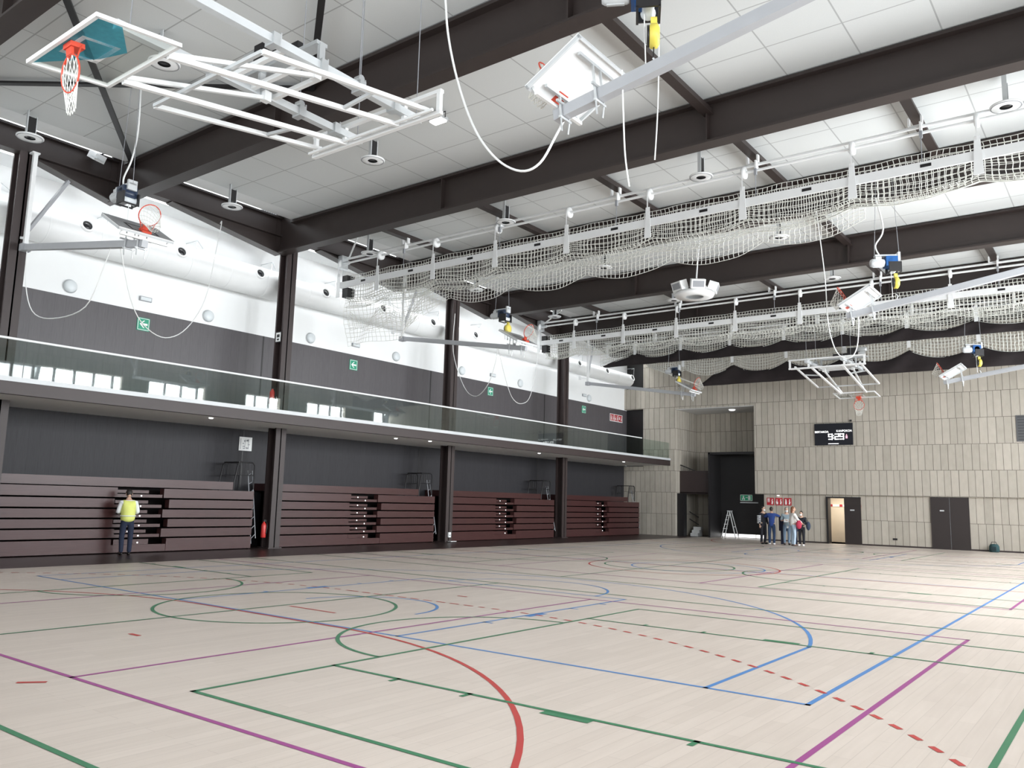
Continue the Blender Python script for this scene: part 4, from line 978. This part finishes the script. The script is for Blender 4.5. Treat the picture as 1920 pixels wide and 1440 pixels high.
cable('power_cable', [(-4.85, 21.75, 8.1), (-4.95, 21.7, 8.4), (-4.75, 21.7, 8.8), (-4.9, 21.7, 9.66)], .02, 'short white cable rising from the right blue winch to the beam')
cable('hoist_rope', plane_pts(8.3, [(-4.74, 7.0), (-4.72, 6.48), (-4.69, 5.89), (-4.63, 5.47)]), .010, 'thin white rope end hanging below the big raised hoop')
cable('hoist_rope', plane_pts(10.0, [(-5.09, 9.66), (-5.11, 7.87), (-5.13, 7.18), (-5.17, 6.55)]), .010, 'thin white rope hanging right of the big raised hoop, small pulley on top')

# ================================================================ PEOPLE
def skin_obj(verts, edges, radii, sub=2):
    me = bpy.data.meshes.new('tmp'); me.from_pydata(verts, edges, []); o = bpy.data.objects.new('tmp', me); COL.objects.link(o)
    md = o.modifiers.new('s', 'SKIN'); md.use_smooth_shade = True
    for i, r in enumerate(radii):
        v = me.skin_vertices[0].data[i]; v.radius = (r, r) if not isinstance(r, tuple) else r; v.use_root = (i == 0)
    md2 = o.modifiers.new('u', 'SUBSURF'); md2.levels = sub; md2.render_levels = sub
    bpy.context.view_layer.update()
    ev = o.evaluated_get(bpy.context.evaluated_depsgraph_get()); m2 = bpy.data.meshes.new_from_object(ev)
    V = [tuple(v.co) for v in m2.vertices]; Fc = [tuple(p.vertices) for p in m2.polygons]
    bpy.data.objects.remove(o); bpy.data.meshes.remove(me); bpy.data.meshes.remove(m2)
    return V, Fc
def skin_add(mb, chain_nodes, sub=2):
    """chain_nodes: list of (pos, radius, parent index or None)"""
    V, Fc = skin_obj([c[0] for c in chain_nodes], [(c[2], i) for i, c in enumerate(chain_nodes) if c[2] is not None], [c[1] for c in chain_nodes], sub)
    mb.add(V, Fc, True)
def ellipsoid(mb, c, r, R=None, n=14, rows=10, fz=None):
    vs = []; fs = []
    for j in range(rows+1):
        p = PI*j/rows
        for i in range(n):
            a = 2*PI*i/n; v = Vector((math.sin(p)*math.cos(a)*r[0], math.sin(p)*math.sin(a)*r[1], math.cos(p)*r[2]))
            if fz: v = fz(v)
            vs.append(Vector(c) + (R @ v if R else v))
    for j in range(rows):
        for i in range(n): fs.append((j*n+i, j*n+(i+1) % n, (j+1)*n+(i+1) % n, (j+1)*n+i))
    mb.add(vs, fs, True)
def person(label, loc, face, H, skin, shirt, pants, shoes, hair, arms, head_turn=0, head_nod=0, mask=None, long_sleeve=True, shirt_hem=.90, hair_len=0, shoulder=.175, stance=.10, lean=0):
    """face = heading of the body (radians, 0 = +x); local frame: +y forward, x to the person's right"""
    t = thing('person', label, 'person', loc, face-PI/2); s = H/1.76
    S = lambda x, y, z: Vector((x*s, (y + lean*max(0, z-.95))*s, z*s))
    mS = mat('skin_tone_%s' % skin, {'a': (.52, .33, .24), 'b': (.44, .27, .19)}[skin], .6, 0, .06, 20)
    hd = Rz(head_turn) @ Rx(head_nod)
    hc = S(0, .02, 1.645)
    N = [(S(0, 0, .96), .13*s, None), (S(0, 0, 1.10), .115*s, 0), (S(0, .005, 1.28), .135*s, 1), (S(0, 0, 1.42), .085*s, 2), (S(0, 0, 1.50), .056*s, 3), (S(0, .012, 1.57), .055*s, 4)]
    legs = []
    for sd in (-1, 1):
        b = len(N); st = stance*sd
        N += [(S(sd*.085, 0, .90), .088*s, 0), (S(sd*.06+st*.5, .02, .49), .058*s, b), (S(st, -.015, .10), .040*s, b+1), (S(st+sd*.01, .07, .045), .035*s, b+2)]
        legs.append((b, b+1, b+2))
    ha = []
    for sd, key in ((-1, 'L'), (1, 'R')):
        b = len(N); e, w_ = arms[key]
        N += [(S(sd*shoulder, -.005, 1.41), .058*s, 3), (S(*e), .042*s, b), (S(*w_), .028*s, b+1)]
        dv = (S(*w_) - S(*e)).normalized(); N.append((S(*w_) + dv*.055*s, (.040*s, .022*s), b+2)); ha.append((b, b+1, b+2, dv))
    body = MB(); skin_add(body, N, 2)
    # head with nose, ears, brow and chin, joined into the body mesh
    def hs(v):
        if v.z < 0: v = Vector((v.x*(1+.30*v.z/.12), v.y*(1+.10*v.z/.12)+(.012 if v.y > 0 else 0)*(-v.z/.12), v.z))
        return v
    ellipsoid(body, hc, (.076*s, .094*s, .118*s), hd, 16, 12, hs)
    ellipsoid(body, hc + hd @ Vector((0, .098*s, -.012*s)), (.014*s, .020*s, .026*s), hd, 8, 6)
    ellipsoid(body, hc + hd @ Vector((0, .083*s, .03*s)), (.05*s, .018*s, .010*s), hd, 8, 6)
    for sd in (-1, 1): ellipsoid(body, hc + hd @ Vector((sd*.078*s, -.005*s, -.005*s)), (.010*s, .022*s, .032*s), hd, 8, 6)
    for (b, e, w_, dv) in ha:                                            # five fingers on each hand
        base = N[w_][0] + dv*.085*s; sx = dv.cross(Vector((0, 0, 1))); sx = sx.normalized() if sx.length > .05 else Vector((1, 0, 0)); up_ = sx.cross(dv)
        for k, (of, L) in enumerate(((-.030, .062), (-.010, .074), (.010, .070), (.029, .055))):
            p = base + sx*of*s; q = p + dv*L*.55*s - up_*.008*s; r_ = q + dv*L*.35*s - up_*.028*s
            body.path([p-dv*.03*s, p, q, r_], [.010*s, .0095*s, .009*s, .007*s], 6)
        p = N[w_][0] + dv*.04*s - sx*.035*s; body.path([p, p - sx*.025*s + dv*.03*s, p - sx*.03*s + dv*.06*s - up_*.01*s], [.012*s, .010*s, .008*s], 6)
    body.build('body', mS, t)
    f = MB()
    for sd in (-1, 1): ellipsoid(f, hc + hd @ Vector((sd*.032*s, .085*s, .014*s)), (.014*s, .008*s, .008*s), hd, 8, 6)
    f.build('eyes', M_LENS, t)['kind'] = 'stuff'
    if mask is None: f = MB(); ellipsoid(f, hc + hd @ Vector((0, .088*s, -.062*s)), (.024*s, .008*s, .007*s), hd, 8, 6); f.build('mouth', mat('lip', (.35, .14, .12), .6), t)
    else: f = MB(); ellipsoid(f, hc + hd @ Vector((0, .062*s, -.050*s)), (.066*s, .052*s, .056*s), hd, 12, 8); f.build('face_mask', mask, t)
    f = MB()
    def hf(v): return v if v.y < .02*s or v.z > .055*s else Vector((v.x, min(v.y, .05*s), v.z+.02*s))
    ellipsoid(f, hc + hd @ Vector((0, -.014*s, .020*s)), (.084*s, .094*s, .112*s), hd, 16, 10, hf)
    if hair_len: ellipsoid(f, hc + hd @ Vector((0, -.06*s, -.08*s)), (.080*s, .055*s, (.09+hair_len)*s), hd, 12, 8)
    f.build('hair', hair, t)
    # clothes
    g = .014*s
    C = [(S(0, 0, shirt_hem-.07), .146*s+g, None), (S(0, 0, 1.08), .128*s+g, 0), (S(0, .005, 1.28), .148*s+g, 1), (S(0, 0, 1.41), .095*s+g, 2), (S(0, 0, 1.475), .058*s+g, 3)]
    for sd, key in ((-1, 'L'), (1, 'R')):
        b = len(C); e, w_ = arms[key]; we = S(*e) + (S(*w_)-S(*e))*(.92 if long_sleeve else 0.02)
        C += [(S(sd*shoulder, -.005, 1.40), .064*s+g, 3), (S(*e), .046*s+g, b), ] + ([(we, .034*s+g, b+1)] if long_sleeve else [])
    m = MB(); skin_add(m, C, 2); m.build('shirt', shirt, t)
    P_ = [(S(0, 0, 1.04), .125*s+g*.4, None), (S(0, 0, .94), .138*s+g*.5, 0)]
    for sd in (-1, 1):
        b = len(P_); st = stance*sd
        P_ += [(S(sd*.088, 0, .86), .094*s+g*.5, 1), (S(sd*.06+st*.5, .02, .49), .066*s+g*.5, b), (S(st, -.01, .055), .052*s+g*.5, b+1)]
    m = MB(); skin_add(m, P_, 2); m.build('trousers', pants, t)
    for sd in (-1, 1):
        st = stance*sd; m = MB(); ellipsoid(m, S(st+sd*.005, .055, .042), (.047*s, .135*s, .046*s), Rz(-sd*.15), 12, 8, lambda v: Vector((v.x, v.y, max(v.z, -.04*s))))
        m.build('shoe', shoes, t)
    return t, S
cl = lambda n, c, v=.12: mat('cloth_'+n, c, .85, 0, v, 14)
HB = mat('dark_hair', (.018, .013, .011), .6, 0, .2, 30); HA = mat('auburn_hair', (.20, .075, .035), .6, 0, .2, 30); HG = mat('grey_hair', (.22, .20, .19), .6, 0, .2, 30)
MW = mat('white_mask', (.82, .85, .87), .8)
down = {'L': ((-.24, -.02, 1.14), (-.25, .06, .90)), 'R': ((.24, -.02, 1.14), (.25, .06, .90))}
hold = {'L': ((-.25, .02, 1.13), (-.12, .24, 1.12)), 'R': ((.25, .02, 1.13), (.14, .22, 1.10))}
# the worker by the leftmost bleacher, seen from behind, looking down at something in his hands
YV = mat('hi_vis_yellow', (.72, .76, .20), .7, 0, .08, 10)
pv, S = person('person in a yellow high-visibility vest and dark trousers facing the leftmost bleacher', (-21.75, 11.62, 0), PI-.28, 1.74, 'a', cl('white_shirt', (.80, .82, .82), .04), cl('navy', (.012, .018, .042)), M_BLACK, HB,
    {'L': ((-.25, .03, 1.14), (-.13, .24, 1.16)), 'R': ((.26, .03, 1.14), (.14, .24, 1.14))}, 0, -.55, None, True, .93, 0, .18, .10, .10)
V_ = [(S(0, 0, .84), .205, None), (S(0, 0, 1.08), .195, 0), (S(0, .005, 1.28), .205, 1), (S(0, -.005, 1.40), .145, 2), (S(-.15, -.005, 1.40), .085, 3), (S(.15, -.005, 1.40), .085, 3)]
m = MB(); skin_add(m, V_, 2); VO = m.build('hi_vis_vest', YV, pv)
m = MB()
ring = [S(.19*math.cos(a), .185*math.sin(a), 1.05) for a in [2*PI*i/20 for i in range(20)]]
m.path(ring, .018, 6, True); m.build('reflective_band', mat('reflective_tape', (.75, .80, .70), .4), VO)
tag(MB().box((-22.02, 11.6, 1.16), (-21.98, 11.74, 1.20)).build('phone', M_BLACK), 'small dark phone held by the person in the yellow vest', 'phone')
# the group before the fire signs
toC = lambda x, y: math.atan2(-y, -x)
p1, _ = person('leftmost person of the group, dark clothes with a navy and white striped sleeve, white mask', (-14.12, 38.25, 0), -.5, 1.74, 'a', cl('black_top', (.012, .013, .02)), cl('black_trousers', (.014, .014, .02)), M_BLACK, HB, down, .3, 0, MW)
st_ = MB()
for k in range(6):
    z = 1.30-k*.065; st_.path([(.25*1+.005+.085*math.cos(a)-.03, -.01+.075*math.sin(a), z) for a in [2*PI*i/14 for i in range(14)]], .016, 5, True)
st_.build('white_stripes', cl('stripe_white', (.8, .82, .84), .03), p1)['kind'] = 'stuff'
p2, _ = person('person in a blue sweater and navy jeans seen from behind, elbows raised', (-13.66, 38.1, 0), 1.75, 1.72, 'b', cl('royal_blue', (.015, .045, .19)), cl('navy_jeans', (.015, .035, .085)), cl('white_shoe', (.7, .7, .7), .03), HB, {'L': ((-.33, .06, 1.30), (-.16, .26, 1.30)), 'R': ((.34, .06, 1.34), (.30, .28, 1.36))}, -.2, 0, None, True, .86)
p3, _ = person('person in a grey-blue polo and jeans with white mask, facing the camera', (-13.12, 38.55, 0), toC(-13.1, 38.5)+.15, 1.72, 'a', cl('grey_blue_polo', (.25, .32, .36)), cl('mid_jeans', (.16, .23, .32)), M_BLACK, HG, {'L': ((-.25, .02, 1.12), (-.05, .20, 1.10)), 'R': ((.25, .02, 1.13), (.10, .24, 1.16))}, .1, -.1, MW, False, .86)
p4, _ = person('auburn-haired person in a white top and light jeans, red bag at the hip', (-12.55, 37.75, 0), .75, 1.76, 'a', cl('cream_top', (.72, .70, .67), .05), cl('light_jeans', (.38, .48, .58)), cl('brown_shoe', (.10, .07, .06)), HA, {'L': ((-.26, -.01, 1.13), (-.22, .10, .90)), 'R': ((.30, .10, 1.16), (.26, .30, 1.04))}, -.3, 0, None, True, .90, .04)
p5, _ = person('rightmost person of the group in a dark jacket and black trousers, white mask', (-12.36, 38.35, 0), toC(-12.4, 38.4)-.45, 1.56, 'a', cl('dark_jacket', (.016, .018, .026)), cl('black_trousers', (.014, .014, .02)), cl('white_shoe', (.7, .7, .7)), HB, {'L': ((-.25, .0, 1.13), (-.12, .22, 1.10)), 'R': ((.25, .02, 1.13), (.10, .24, 1.08))}, .0, -.12, MW, True, .84, .0)
# things they hold
def paper(loc, rz, label, w_=.21, h_=.30):
    r = MB(); r.obox((0, 0, 0), (w_, h_, .006), Rz(rz) @ Rx(.5)); o = r.build('paper', cl('paper', (.85, .86, .86), .02), None, (0, 0, 0)); o.location = loc; tag(o, label, 'paper')
paper((-13.12+.10, 38.24, 1.12), .3, 'white sheet held by the person in the grey-blue polo')
paper((-12.47, 38.02, 1.06), .8, 'white sheet between the auburn-haired person and the one in the dark jacket')
paper((-12.82, 37.83, .84), .2, 'folded white sheet in the lowered hand of the auburn-haired person', .08, .22)
rb = thing('shoulder_bag', 'red cloth bag at the hip of the auburn-haired person', 'bag', (-12.24, 37.60, .80))
m = MB(); ellipsoid(m, (0, 0, .17), (.13, .085, .20), Rz(.5), 14, 10); m.build('body', cl('bag_red', (.42, .03, .07)), rb)
MB().path([(-.10, .02, .33), (-.16, .08, .55), (-.20, .10, .66)], .013, 6).build('strap', cl('bag_red', (.42, .03, .07)), rb)
bb_ = thing('shoulder_bag', 'dark navy bag at the side of the rightmost person of the group', 'bag', (-12.03, 38.26, .72))
m = MB(); ellipsoid(m, (0, 0, .19), (.10, .07, .20), Rz(.2), 12, 8); m.build('body', cl('bag_navy', (.03, .045, .08)), bb_)
MB().path([(-.02, 0, .36), (-.08, .02, .52), (-.12, .03, .58)], .012, 6).build('strap', M_BLACK, bb_)
cb = tag(MB().box((-13.62, 38.95, .62), (-12.78, 39.25, 1.30)).box((-13.55, 38.93, .66), (-12.85, 38.95, 1.26)).box((-13.55, 38.98, 0), (-13.5, 39.03, .63)).box((-12.9, 38.98, 0), (-12.85, 39.03, .63)).box((-13.55, 39.17, 0), (-13.5, 39.22, .63)).box((-12.9, 39.17, 0), (-12.85, 39.22, .63)).build('equipment_case', cl('navy_case', (.01, .012, .035))), 'dark navy box on legs behind the group of people', 'box')
